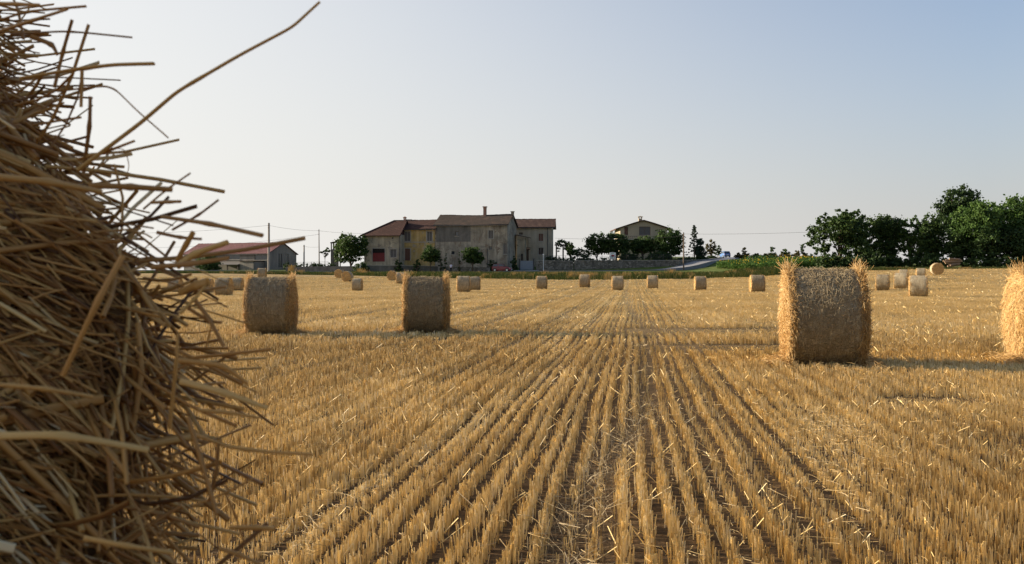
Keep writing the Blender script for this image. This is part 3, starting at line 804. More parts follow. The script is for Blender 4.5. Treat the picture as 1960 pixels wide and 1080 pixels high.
    for a in (
      ([(40, 150, .60), (130, 135, .59), (215, 124, .58), (294, 122, .57)], .0020, .0021, .72),
      ([(20, 66, .60), (120, 60, .60), (165, 63, .6), (253, 72, .6)], .0010, .0009, .30),
      ([(104, 168, .6), (120, 100, .6), (138, 38, .59)], .0014, .0013, .38),
      ([(-30, 70, .6), (60, 40, .58), (128, 18, .57)], .0032, .0024, .55),
      ([(-20, 45, .6), (50, 22, .6), (165, 12, .6)], .0010, .0012, .5),
      ([(-30, 6, .58), (75, 10, .57)], .0016, .0014, .6),
      ([(45, 75, .6), (35, 20, .6), (22, -10, .6)], .0020, .0016, .42),
      ([(60, 70, .6), (100, 85, .6), (110, 105, .6)], .0026, .0014, .4),
      ([(110, 175, .6), (200, 164, .6), (222, 172, .6), (262, 212, .59), (322, 264, .58)], .0010, .0009, .5),
      ([(155, 205, .6), (157, 135, .6)], .0014, .0016, .62),
      ([(160, 330, .58), (172, 240, .57), (173, 185, .57)], .0018, .0015, .25),
      ([(150, 305, .58), (200, 292, .57), (257, 270, .56)], .0018, .0012, .62),
      ([(205, 285, .59), (240, 285, .59), (248, 320, .59), (238, 345, .59)], .0006, .0008, .62),
      ([(-20, 338, .43), (90, 348, .44), (195, 368, .46)], .0024, .0019, .66),
      ([(170, 355, .5), (250, 358, .51), (330, 363, .52)], .0022, .0019, .45),
      ([(275, 400, .56), (320, 362, .56), (364, 332, .55)], .0014, .0011, .35),
      ([(290, 388, .56), (345, 386, .55)], .0017, .0016, .45),
      ([(330, 440, .56), (380, 412, .56), (418, 383, .55)], .0011, .0009, .25),
      ([(310, 415, .56), (400, 428, .55), (502, 451, .54)], .0020, .0022, .42),
      ([(300, 445, .57), (345, 455, .56), (386, 458, .56)], .0014, .0010, .32),
      ([(338, 500, .56), (370, 445, .55)], .0018, .0020, .66),
      ([(340, 510, .55), (370, 487, .55), (436, 464, .54)], .0026, .0020, .85),
      ([(290, 512, .55), (360, 506, .54), (438, 494, .54)], .0022, .0017, .40),
      ([(345, 560, .56), (378, 545, .55), (398, 540, .55)], .0030, .0034, .68),
      ([(345, 600, .55), (375, 570, .55), (396, 542, .55)], .0024, .0022, .82),
      ([(370, 570, .55), (400, 610, .55), (428, 662, .54)], .0018, .0014, .40),
      ([(395, 665, .55), (404, 625, .55)], .0012, .0012, .6),
      ([(360, 590, .55), (400, 615, .55), (424, 618, .55)], .0014, .0012, .35),
      ([(370, 685, .54), (440, 678, .53), (518, 669, .53)], .0014, .0011, .5),
      ([(120, 720, .40), (190, 570, .40), (235, 490, .41)], .0016, .0019, .58),
      ([(325, 820, .47), (338, 690, .46), (340, 640, .46)], .0018, .0012, .66),
      ([(345, 730, .50), (430, 752, .49), (512, 782, .49)], .0026, .0014, .82),
      ([(380, 785, .50), (440, 790, .5), (498, 800, .5)], .0014, .0010, .68),
      ([(340, 690, .5), (430, 700, .5), (474, 735, .5)], .0020, .0014, .62),
      ([(370, 830, .50), (440, 856, .49), (520, 866, .49), (600, 870, .49)], .0016, .0009, .66),
      ([(370, 968, .49), (430, 945, .49), (484, 916, .49)], .0012, .0009, .6),
      ([(360, 800, .49), (385, 880, .48), (415, 985, .47)], .0026, .0020, .45),
      ([(400, 960, .48), (415, 905, .48), (418, 850, .48)], .0020, .0018, .28),
      ([(430, 940, .49), (450, 985, .49), (468, 1040, .49)], .0014, .0010, .3),
      ([(440, 1010, .48), (490, 1010, .48), (526, 1013, .48)], .0018, .0022, .62),
      ([(420, 1050, .48), (460, 1062, .48), (500, 1082, .48)], .0016, .0012, .5),
      ([(-20, 835, .36), (120, 832, .36), (285, 862, .38)], .0021, .0016, .84),
      ([(-20, 735, .36), (90, 745, .36), (180, 760, .37)], .0018, .0014, .72),
      ([(160, 1030, .39), (240, 1045, .39), (330, 1058, .4)], .0015, .0012, .74),
    ):
        stalk(a[0], a[1], a[2], a[3], rng.uniform(.45, .9))
near_bale()

# ------------------------------------------------------------------ buildings
def quads_grid(mb, O, U, W, w0, w1, h0, h1, holes, depth, Nn, mi=0, reveal_mi=None):
    """wall panel in plane O + u*U + v*W with rectangular holes and reveals going in by depth along Nn"""
    O = np.array(O, float); U = np.array(U, float); W = np.array(W, float); Nn = np.array(Nn, float)
    us = sorted({w0, w1, *[h[0] for h in holes], *[h[1] for h in holes]}); vs_ = sorted({h0, h1, *[min(h[2], h1) for h in holes], *[min(h[3], h1) for h in holes]})
    P = lambda u, v, d=0: O + u*U + v*W + d*Nn
    for a, b in zip(us[:-1], us[1:]):
        for c, d in zip(vs_[:-1], vs_[1:]):
            m, n = (a+b)/2, (c+d)/2
            if any(h[0] < m < h[1] and h[2] < n < h[3] for h in holes): continue
            mb.add([P(a, c), P(b, c), P(b, d), P(a, d)], [(0, 1, 2, 3)], .5, mi)
    for a, b, c, d in holes:
        for q in ((a, c, b, c), (b, c, b, d), (b, d, a, d), (a, d, a, c)):
            mb.add([P(q[0], q[1]), P(q[2], q[3]), P(q[2], q[3], depth), P(q[0], q[1], depth)], [(0, 1, 2, 3)], .5, mi)

class House:
    def __init__(s, name, label, px_r, depth, yaw, px_l, dep, base_py=None, cat='house', group=None):
        s.o = (X(px_r, depth), depth); s.al = R(yaw); s.a = (math.cos(s.al), math.sin(s.al)); s.b = (-math.sin(s.al), math.cos(s.al))
        s.dep = dep; s.w = -s.lx(px_l)
        pts = [(s.o[0]-k*s.w*s.a[0]+j*dep*s.b[0], s.o[1]-k*s.w*s.a[1]+j*dep*s.b[1]) for k in (0, .5, 1) for j in (0, .5, 1)]
        s.z0 = Z(base_py, depth) if base_py else min(t1(*p) for p in pts)
        s.root = thing(name, label, cat, (s.o[0], s.o[1], s.z0), s.al, group)
        s.holes = []; s.side_holes = []
    def lx(s, px):
        q = (px-CX)/F; return (q*s.o[1]-s.o[0])/(s.a[0]-q*s.a[1])
    def lz(s, px, py): return Z(py, s.o[1]+s.lx(px)*s.a[1]) - s.z0
    def side_y(s, px): # depth along the right side wall seen at column px
        q = (px-CX)/F; return (q*s.o[1]-s.o[0])/(s.b[0]-q*s.b[1])
    def rect(s, x0, x1, y0, y1): # photo rectangle -> facade rectangle
        m = (x0+x1)/2; return (s.lx(x0), s.lx(x1), s.lz(m, y1), s.lz(m, y0))
    def opening(s, r, kind, material=None, frame=None, name='window', surround=None, label=None, split=True):
        """kind: 'glass', 'shutter', 'door'; r in facade metres"""
        s.holes.append(r); x0, x1, z0, z1 = r; dp = .16
        fr = MB(); t = .07
        if kind in ('glass', 'shutter'):
            for q in ((x0, x0+t, z0, z1), (x1-t, x1, z0, z1), (x0+t, x1-t, z0, z0+t), (x0+t, x1-t, z1-t, z1)):
                fr.box(q[0], q[1], dp-.03, dp+.04, q[2], q[3])
            if split: fr.box((x0+x1)/2-.025, (x0+x1)/2+.025, dp-.028, dp+.04, z0+t, z1-t)
            f = fr.build(name, frame or (M['stonetrim'] if split else M['wood_dark']), s.root, label=label)
            pn = MB()
            if kind == 'shutter':
                n = max(4, int((z1-z0)/.12))
                for k in range(n):
                    a = z0+t+(z1-z0-2*t)*k/n; b = a+(z1-z0-2*t)/n
                    pn.add([(x0+t, dp-.012, a), (x1-t, dp-.012, a), (x1-t, dp+.03, b), (x0+t, dp+.03, b)], [(0, 1, 2, 3)])
                pn.build('shutter', material or M['shutter_br'], f)
            else:
                pn.box(x0+t, x1-t, dp+.005, dp+.02, z0+t, z1-t); pn.build('pane', material or M['win_glass'], f)
            sl = MB(); sl.box(x0-.1, x1+.1, -.09, .05, z0-.09, z0-.002); sl.build('sill', M['stonetrim'], f)
        else:
            fr.box(x0+.003, x1-.003, dp, dp+.06, z0, z1-.003)
            n = 4
            for k in range(1, n): fr.box(x0+(x1-x0)*k/n-.012, x0+(x1-x0)*k/n+.012, dp-.012, dp, z0+.05, z1-.05)
            f = fr.build(name, material or M['wood_dark'], s.root, label=label)
            h = MB(); h.box(x1-.2, x1-.12, dp-.07, dp-.02, z0+1.0, z0+1.12); h.build('handle', M['iron'], f)
        if surround:
            sr = MB(); e = .14
            for q in ((x0-e, x0, z0-.0, z1+e), (x1, x1+e, z0-.0, z1+e), (x0, x1, z1, z1+e)): sr.box(q[0], q[1], -.035, .02, q[2], q[3])
            sr.build('surround', surround, f)
    def walls(s, he, mats, ridge=None, ridge_y=None, axis='x', holes2=None):
        w, dp = s.w, s.dep; B = -2.5; mb = MB()
        quads_grid(mb, (0, 0, 0), (1, 0, 0), (0, 0, 1), -w, 0, B, he, s.holes, .3, (0, 1, 0))
        quads_grid(mb, (0, 0, 0), (0, 1, 0), (0, 0, 1), 0, dp, B, he, s.side_holes, .3, (-1, 0, 0))
        mb.add([(-w, 0, B), (-w, dp, B), (-w, dp, he), (-w, 0, he)], [(3, 2, 1, 0)])
        mb.add([(-w, dp, B), (0, dp, B), (0, dp, he), (-w, dp, he)], [(3, 2, 1, 0)])
        if ridge and axis == 'x':
            ry = ridge_y or dp/2
            mb.add([(0, 0, he), (0, dp, he), (0, ry, ridge)], [(0, 1, 2)])
            mb.add([(-w, 0, he), (-w, dp, he), (-w, ry, ridge)], [(2, 1, 0)])
        if ridge and axis == 'y':
            rl = lambda x: ridge - abs(x + w/2)/(w/2)*(ridge-he)
            xs = sorted({-w, -w/2, 0, *[q for h in s.holes for q in h[:2]]})
            for a, b in zip(xs[:-1], xs[1:]):
                bt = max([he] + [h[3] for h in s.holes if h[0] < (a+b)/2 < h[1]])
                mb.add([(a, 0, bt), (b, 0, bt), (b, 0, max(rl(b), bt)), (a, 0, max(rl(a), bt))], [(0, 1, 2, 3)])
            mb.add([(-w, dp, he), (0, dp, he), (-w/2, dp, ridge)], [(2, 1, 0)])
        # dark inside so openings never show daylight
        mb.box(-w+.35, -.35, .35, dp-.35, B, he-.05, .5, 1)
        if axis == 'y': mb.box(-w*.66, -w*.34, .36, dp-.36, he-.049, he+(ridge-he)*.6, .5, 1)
        s.wall = mb.build('wall', [mats, M['dark_open']], s.root)
        return s.wall
    def slope(s, mb, quad, th=.14, mi=0):
        q = np.array(quad, float); n = np.cross(q[1]-q[0], q[-1]-q[0]); n = n/np.linalg.norm(n)
        if n[2] < 0: n = -n
        top = q + n*th; k = len(q)
        mb.addn(np.vstack([q, top]), [list(range(k, 2*k)), list(range(k))[::-1]], .5, mi)
        for i in range(k):
            j = (i+1) % k; mb.add([q[i], q[j], top[j], top[i]], [(0, 1, 2, 3)], .5, mi)
    def gable_x(s, he, ridge, mat_, ry=None, ov=.5, ovs=.3, ridge_sag=0.0, label=None):
        w, dp = s.w, s.dep; ry = ry or dp/2; mb = MB()
        k1 = (ridge-he)/ry; k2 = (ridge-he)/(dp-ry)
        n = 14; xs = np.linspace(-w-ovs, ovs, n+1)
        sag = lambda x: -ridge_sag*math.sin(math.pi*(x+w)/w)**2 if -w < x < 0 else 0
        for a, b in zip(xs[:-1], xs[1:]):
            s.slope(mb, [(a, -ov, he-ov*k1+.02+.5*sag(a)), (b, -ov, he-ov*k1+.02+.5*sag(b)), (b, ry, ridge+.02+sag(b)), (a, ry, ridge+.02+sag(a))])
            s.slope(mb, [(b, dp+ov, he-ov*k2+.02), (a, dp+ov, he-ov*k2+.02), (a, ry, ridge+.023+sag(a)), (b, ry, ridge+.023+sag(b))])
        r = mb.build('roof', mat_, s.root, label=label)
        # ridge tiles: a row of separate bumps
        rb = MB(); g = np.random.default_rng(len(s.root.name))
        x = -w-ovs
        while x < ovs-.3:
            z = ridge+.10+sag(x)+g.uniform(-.02, .02)
            rb.tube([(x, ry, z), (x+.42, ry, z+.02)], .13, 6); x += .40
        rb.build('ridge_tiles', mat_, r)
        gt = MB(); gt.tube([(-w-ovs, -ov-.07, he-ov*k1-.02), (ovs, -ov-.07, he-ov*k1-.02)], .07, 6); gt.build('gutter', M['iron'], r)
        return r
    def chimney(s, x, y, z0, z1, wd, mat_, roof, cap='flat', label=None):
        mb = MB(); mb.box(x-wd/2, x+wd/2, y-wd/2, y+wd/2, z0, z1)
        c = mb.build('chimney', mat_, roof, label=label)
        mb = MB()
        if cap == 'flat':
            mb.box(x-wd*.72, x+wd*.72, y-wd*.72, y+wd*.72, z1+.002, z1+.16); mb.box(x-wd*.55, x+wd*.55, y-wd*.55, y+wd*.55, z1-.25, z1-.12)
        else:
            for sx in (-1, 1):
                for sy in (-1, 1): mb.box(x+sx*wd*.38-.07, x+sx*wd*.38+.07, y+sy*wd*.38-.07, y+sy*wd*.38+.07, z1+.002, z1+.32)
            a = wd*.75
            mb.box(x-a, x+a, y-a, y+a, z1+.32, z1+.40)
            mb.add([(x-a, y-a, z1+.402), (x+a, y-a, z1+.402), (x+a, y+a, z1+.402), (x-a, y+a, z1+.402), (x, y, z1+.62)], [(0, 1, 4), (1, 2, 4), (2, 3, 4), (3, 0, 4)])
        mb.build('chimney_cap', mat_, c)
    def downpipe(s, x, he):
        mb = MB(); mb.tube([(x, -.10, he-.1), (x, -.10, -.5)], .06, 6); mb.build('downpipe', M['iron'], s.root)
GF = 'joined farm buildings'

# --- tall stained block
h = House('farmhouse', 'tallest grey stained farmhouse block with a tall chimney, behind the red car', 971, 178, -12, 833, 8.6, group=GF)
he = h.lz(971, 429); ri = Z(411.5, 182) - h.z0
h.opening(h.rect(871, 878, 443, 452), 'glass', split=False, name='window')
h.opening(h.rect(935, 944, 441, 457), 'shutter', M['shutter_gr'], surround=M['stonetrim'])
h.opening(h.rect(936, 942, 472, 478), 'glass', split=False)
h.opening(h.rect(864, 870, 481, 487), 'glass', split=False)
h.opening((h.lx(963), h.lx(970), h.lz(966, 487), h.lz(966, 465)), 'shutter', M['shutter_gr'])
h.side_holes = [(5.6, 6.3, 2.6, 4.0)]
h.walls(he, M['pl_old'], ri)
g_ = MB(); g_.box(h.lx(833)+.02, h.lx(901), -.05, .01, h.lz(860, 463), he-.25)     # re-rendered upper left of the facade, cut round the small window
x0, x1, z0, z1 = h.rect(871, 878, 443, 452)
g_ = MB()
quads_grid(g_, (0, -.045, 0), (1, 0, 0), (0, 0, 1), h.lx(835), h.lx(901), h.lz(860, 463), he-.3, [(x0, x1, z0, z1)], .044, (0, 1, 0))
g_.build('bare_render', M['pl_grey'], h.root, label='bare grey render on the upper left of the facade')
rf = h.gable_x(he, ri, M['tile_old'], ridge_sag=.18, ov=.35)
em = MB(); em_g = np.random.default_rng(4); xs_ = np.arange(-h.w-.2, .25, .25); zz_ = em_g.uniform(.02, .16, len(xs_)); eb = he-.27
V_ = np.concatenate([np.stack([xs_, np.full(len(xs_), y_), eb + (zz_ if up_ else 0*zz_)], 1) for y_, up_ in ((-.455, 0), (-.455, 1), (-.36, 1), (-.36, 0))]); n_ = len(xs_)
em.add(V_, [(a_*n_+i_, a_*n_+i_+1, ((a_+1) % 4)*n_+i_+1, ((a_+1) % 4)*n_+i_) for i_ in range(n_-1) for a_ in range(4)])
em.build('eave_mortar', M['ridge'], rf)
h.chimney(h.lx(918.5), 4.1, ri-1.2, ri+1.55, .55, M['brick'], rf, 'flat', 'tall brick chimney')
h.chimney(h.lx(975)-.3, 4.3, ri-.8, ri+.55, .48, M['pl_old'], rf, 'flat', 'short plastered chimney')
h.downpipe(h.lx(935)-.2, he*.5); 

# --- yellow house
h = House('farmhouse', 'ochre yellow house with a red tile roof between the grey block and the hip-roofed house', 832, 180.8, -8, 766, 8.0, group=GF)
he = h.lz(800, 437.5); ri = Z(422.5, 185) - h.z0
h.opening(h.rect(773.5, 785.5, 443, 462), 'shutter', M['shutter_gr'], surround=M['stonetrim'])
h.opening(h.rect(817, 827, 443, 462), 'shutter', M['shutter_gr'], surround=M['stonetrim'])
h.opening(h.rect(775, 785, 476, 499), 'door', M['shutter_br'], name='door', surround=M['stonetrim'])
h.opening(h.rect(811, 820, 478, 490), 'glass')
h.walls(he, M['pl_yel'], ri)
bd = MB(); bd.box(-h.w+.01, -.01, -.05, -.003, h.lz(800, 464.5), h.lz(800, 463)); bd.build('string_course', M['stonetrim'], h.root)
rf = h.gable_x(he, ri, M['tile_red'], ridge_sag=.06)
h.downpipe(h.lx(766.5), he)
h.chimney(h.lx(773), 4.2, ri-.5, ri+.12, .7, M['ridge'], rf, 'flat', 'low mortar stump on the ridge')

# --- hip-roofed house with the red gate
h = House('farmhouse', 'hip-roofed stained cream house with a red lower gate, left end of the farm', 765.5, 178.4, -8, 697, 9.5, group=GF)
he = h.lz(730, 449); ri = Z(424, 183.5) - h.z0
h.opening(h.rect(713, 736.5, 476, 501), 'door', M['red_gate'], name='gate', surround=M['stonetrim'], label='red double gate with a dark gap above')
h.opening(h.rect(747, 759, 477, 493), 'shutter', M['shutter_gr'], surround=M['stonetrim'])
h.opening(h.rect(749.5, 753, 454, 457.5), 'glass', split=False)
h.opening(h.rect(684+13.5, 684+19, 456, 470), 'shutter', M['wood_dark'])
h.walls(he, M['pl_cream'])
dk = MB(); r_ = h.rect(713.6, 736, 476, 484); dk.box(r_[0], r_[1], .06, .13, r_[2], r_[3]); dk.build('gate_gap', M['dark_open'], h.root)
w_, dp_ = h.w, h.dep; ov = .6; k = (ri-he)/(dp_/2); mb = MB(); hx = -w_ + 4.6     # hip starts 4.6 m in
h.slope(mb, [(-w_-ov, -ov, he-ov*k), (.25, -ov, he-ov*k), (.25, dp_/2, ri), (hx, dp_/2, ri)])
h.slope(mb, [(.25, dp_+ov, he-ov*k), (-w_-ov, dp_+ov, he-ov*k), (hx, dp_/2, ri+.003), (.25, dp_/2, ri+.003)])
h.slope(mb, [(-w_-ov, dp_+ov, he-ov*k-.004), (-w_-ov, -ov, he-ov*k-.004), (hx, dp_/2, ri-.002)])
mb.add([(0, 0, he), (0, dp_, he), (0, dp_/2, ri)], [(0, 1, 2)])
rf = mb.build('roof', M['tile_red'], h.root)
rb = MB(); rb.tube([(hx, dp_/2, ri+.15), (.25, dp_/2, ri+.15)], .13, 6); rb.tube([(-w_-ov, -ov, he-ov*k+.14), (hx, dp_/2, ri+.15)], .12, 6); rb.build('ridge_tiles', M['tile_mix'], rf)
h.chimney(h.lx(760.5)+.25, dp_/2, ri-.4, ri+.35, .42, M['brick'], rf, 'hood', 'small hooded chimney')
h.downpipe(-.12, he)

# --- right wing
h = House('farmhouse', 'plain sand coloured wing with brown shutters at the right end of the farm', 1057, 188, -4, 985, 8.0, group=GF)
he = h.lz(1030, 434.5); ri = Z(421, 192) - h.z0
h.opening(h.rect(1030.5, 1040, 447, 462), 'shutter', M['shutter_br'])
h.opening(h.rect(1030.5, 1040, 474, 488), 'shutter', M['wood_dark'])
h.opening(h.rect(993, 1001, 444.5, 450), 'shutter', M['wood_dark'])
h.opening(h.rect(1006, 1012, 478, 499), 'door', M['wood_dark'], name='door')
h.side_holes = [(2.6, 4.2, 3.6, 5.4)]
h.walls(he, M['pl_sand'], ri)
rf = h.gable_x(he, ri, M['tile_mix'], ov=.45, ovs=.62)
h.downpipe(h.lx(1048), he)
cn = MB(); a = h.lx(1000); b = h.lx(1015); z = h.lz(1007, 476)
h.slope(cn, [(a, -1.1, z-.25), (b, -1.1, z-.25), (b, -.004, z+.15), (a, -.004, z+.15)], .08); cn.build('door_canopy', M['tile_old'], h.root)

# --- little lean-to annex
h = House('annex', 'narrow shaded lean-to annex squeezed between the tall grey block and the sand wing', 1005, 184.5, -6, 989, 3.0, group=GF)
he = h.lz(997, 455)
h.opening(h.rect(997, 1001, 486, 499), 'door', M['wood_dark'], name='door')
h.walls(he, M['pl_cream'])
mb = MB(); h.slope(mb, [(-h.w-.2, -.5, he+.45), (.85, -.5, he-.1), (.85, 3.2, he-.05), (-h.w-.2, 3.2, he+.6)], .14); mb.build('roof', M['tile_old'], h.root)
mb = MB(); mb.tube([(.6, -.4, he-.05), (.6, -.4, -.5)], .07, 6); mb.build('post', M['wood_dark'], h.root)

# --- barn
h = House('barn', 'long barn with a faded red sheet roof behind the left concrete pole', 514, 189, -23, 352, 9.3, cat='barn')
he = h.lz(514, 485); ri = he + 2.15
h.opening(h.rect(431, 459, 487.5, 497), 'glass'); h.opening(h.rect(487, 511, 488, 498), 'glass')
h.opening(h.rect(395, 418, 489, 498), 'glass')
h.side_holes = [(3.2, 4.4, .6, 4.3), (5.4, 6.6, .6, 4.6)]
h.walls(he, M['pl_barn'], ri)
for a, b, c, d in h.side_holes:
    f = MB(); f.box(-.2, -.12, a+.003, b-.003, c+.003, d-.003); o = f.build('window', M['win_glass'], h.root)
    f2 = MB(); f2.box(-.12, -.06, (a+b)/2-.03, (a+b)/2+.03, c+.003, d-.003); f2.build('mullion', M['stonetrim'], o)
h.gable_x(he, ri, M['metal_red'], ov=.35, ovs=.25)
mb = MB(); a = h.lx(418); b = h.lx(480); z = h.lz(450, 503)
h.slope(mb, [(a, -4.0, z-.5), (b, -4.0, z-.5), (b, -.004, z+.1), (a, -.004, z+.1)], .1); lt = mb.build('lean_to_roof', M['shutter_gr'], h.root)
mb = MB()
for q in np.linspace(a+.2, b-.2, 4): mb.box(q-.1, q+.1, -3.8, -3.6, -1.5, z-.48)
mb.build('lean_to_posts', M['wood_dark'], h.root)
mb = MB(); mb.box(h.lx(480)+.05, h.lx(506), -3.4, -.004, -1.5, h.lz(490, 501)); mb.build('side_shed', M['pl_barn'], h.root)
mb = MB(); mb.box(h.lx(479), h.lx(507), -3.6, -.006, h.lz(490, 501)+.002, h.lz(490, 501)+.16); mb.build('side_shed_roof', M['tile_old'], h.root)

# --- villa on the rise
h = House('villa', 'pale villa with a wide low gable roof rising above round garden trees', 1276, 206, 0, 1187, 11, cat='villa')
he = h.lz(1230, 437); ri = h.lz(1230, 423)
h.opening(h.rect(1223.5, 1245, 434, 450), 'shutter', M['shutter_gr'], M['shutter_br'])
h.opening(h.rect(1195, 1202, 434.5, 450), 'shutter', M['shutter_br'], split=False)
h.opening(h.rect(1261, 1268, 439.5, 450), 'shutter', M['shutter_br'], split=False)
h.opening(h.rect(1225, 1240, 466, 482), 'glass'); h.opening(h.rect(1197, 1205, 466, 480), 'glass'); h.opening(h.rect(1258, 1266, 466, 480), 'glass')
h.walls(he, M['pl_villa'], ri, axis='y')
w_, dp_ = h.w, h.dep; ov = 1.0; k = (ri-he)/(w_/2); mb = MB()
for s_ in (-1, 1):
    cx = -w_/2; e = cx + s_*(w_/2+ov); f = cx + s_*(w_/2)*.42
    zf = ri - abs(f-cx)*k*.92
    h.slope(mb, [(cx, -.55, ri+.03), (f, -.55, zf+.03), (f, dp_+.8, zf+.03), (cx, dp_+.8, ri+.03)], .2)
    h.slope(mb, [(f, -.55, zf+.03), (e, -.55, he-ov*k+.03), (e, dp_+.8, he-ov*k+.03), (f, dp_+.8, zf+.03)], .2)
rf = mb.build('roof', M['tile_vil'], h.root)
h.chimney(h.lx(1228), 2.2, ri-.5, ri+.62, .75, M['pl_villa'], rf, 'hood')
bl = MB(); z = h.lz(1210, 458); bl.box(-w_-.6, .4, -1.4, -.004, z-.2, z); bl.build('balcony', M['stonetrim'], h.root)
bl = MB()
for q in np.linspace(-w_-.55, .35, 26): bl.box(q-.025, q+.025, -1.36, -1.31, z+.002, z+.55)
bl.box(-w_-.58, .38, -1.38, -1.29, z+.552, z+.62); bl.build('railing', M['wood_dark'], h.root)

# --- open porch by the leafy tree
D_ = 183; p = thing('porch', 'small flat-roofed open porch left of the leafy farmyard tree', 'porch', (X(640, D_), D_, t1(X(640, D_), D_)))
zr = Z(463.5, D_) - p.location.z; zg = -.8; sx = D_/F
mb = MB(); mb.add([(-7.5*sx, -.3, zr-.22), (9*sx, -.3, zr+.12), (9*sx, 2.6, zr+.12), (-7.5*sx, 2.6, zr-.22), (-7.5*sx, -.3, zr-.06), (9*sx, -.3, zr+.28), (9*sx, 2.6, zr+.28), (-7.5*sx, 2.6, zr-.06)],
  [(3,2,1,0),(4,5,6,7),(0,1,5,4),(1,2,6,5),(2,3,7,6),(3,0,4,7)]); mb.build('roof', M['tile_old'], p)
for q in (-6, -1.2, 7):
    for yy in (0, 2.2):
        mb = MB(); mb.box(q*sx-.1, q*sx+.1, yy, yy+.2, zg, zr-.20); mb.build('post', M['pl_conc'], p)
mb = MB(); mb.box(-6*sx+.11, 7*sx-.11, .02, .16, zg, Z(477, D_)-p.location.z); mb.build('parapet', M['pl_barn'], p)

# ------------------------------------------------------------------ walls, gate, fences
def low_wall(name, label, pts, tops, thick, m, cap=None, cat='wall'):
    n = max(4, int(abs(pts[-1][0]-pts[0][0])/12))
    pp = np.linspace(0, len(pts)-1, n*3)
    px = np.interp(pp, range(len(pts)), [p[0] for p in pts]); d = np.interp(pp, range(len(pts)), [p[1] for p in pts]); tp = np.interp(pp, range(len(pts)), tops)
    x = X(px, d); z1 = Z(tp, d); z0 = T(x, d) - 1.5
    o = thing(name, label, cat, (x[0], d[0], z0[0]+1.5))
    tg = nrm(np.gradient(np.stack([x, d], 1), axis=0)); nx, ny = -tg[:, 1]*thick/2, tg[:, 0]*thick/2
    lx, ly = x-x[0], d-d[0]; zz = o.location.z
    mb = MB(); k = len(x)
    V = np.concatenate([np.stack([lx-nx, ly-ny, z0-zz], 1), np.stack([lx-nx, ly-ny, z1-zz], 1), np.stack([lx+nx, ly+ny, z1-zz], 1), np.stack([lx+nx, ly+ny, z0-zz], 1)])
    f = []
    for i in range(k-1):
        for a in range(3): f.append((a*k+i, a*k+i+1, (a+1)*k+i+1, (a+1)*k+i))
    f += [(0, k, 2*k, 3*k), (k-1, 4*k-1, 3*k-1, 2*k-1)]
    mb.add(V, f); mb.build('masonry', m, o)
    if cap:
        mb = MB(); e = 1.35
        V = np.concatenate([np.stack([lx-nx*e, ly-ny*e, z1-zz+.003], 1), np.stack([lx-nx*e, ly-ny*e, z1-zz+.09], 1), np.stack([lx+nx*e, ly+ny*e, z1-zz+.09], 1), np.stack([lx+nx*e, ly+ny*e, z1-zz+.003], 1)])
        f = []
        for i in range(k-1):
            for a in range(4): f.append((a*k+i, a*k+i+1, ((a+1) % 4)*k+i+1, ((a+1) % 4)*k+i))
        mb.add(V, f); mb.build('coping', cap, o)
    return o
low_wall('stone_wall', 'long rubble retaining wall along the road below the villa garden', [(1099, 180.6), (1180, 181), (1300, 182), (1345, 186.5), (1372, 198), (1384, 208)], [499.5, 499.5, 499, 498, 495, 493], .5, M['stone'], M['stonetrim'])
low_wall('stone_wall', 'short lighter stone wall right of the metal gate, below the sand coloured wing', [(1026, 180), (1097, 180.4)], [499.5, 500.5], .45, M['stone'], M['stonetrim'])
low_wall('garden_wall', 'long low grey wall in front of the hip-roofed and yellow houses', [(690, 172.5), (760, 172.8), (838, 173)], [508.5, 509, 510], .35, M['pl_conc'], M['stonetrim'])
low_wall('garden_wall', 'dark low wall running from the barn to the leafy farmyard tree', [(548, 179), (620, 177), (688, 175)], [511, 510, 509.5], .35, M['pl_conc'])
low_wall('garden_wall', 'shaded low wall at the foot of the tall grey block, behind the person', [(842, 173.2), (938, 173.6)], [510, 512], .35, M['stone'])

D_ = 180.2; gt = thing('metal_gate', 'wide blue-grey sheet metal gate closing the driveway', 'gate', (X(1008, D_), D_, t1(X(1008, D_), D_)))
m_gate = simple('blue_grey_gate', (.17,.20,.23), .5, .4, .2, .1)
z1 = Z(499.5, D_) - gt.location.z; wd = 13.5*D_/F
for s_ in (-1, 1):
    mb = MB(); a, b = (-wd+.15, -.02) if s_ < 0 else (.02, wd-.15)
    mb.box(a, b, -.02, .02, .12, z1)
    for q in np.linspace(a, b, 6): mb.box(q-.03, q+.03, -.05, -.021, .1, z1+.02)
    mb.build('panel', m_gate, gt)
    mb = MB(); q = s_*wd; mb.box(q-.13, q+.13, -.16, .16, -1, z1+.35); mb.box(q-.17, q+.17, -.2, .2, z1+.352, z1+.43); mb.build('post', M['iron'], gt)
ribbon('driveway', [(X(1008, 179.6), 179.6), (X(1007, 178), 178), (X(1006, 176), 176)], 4.6, M['concrete'], .10, .5)

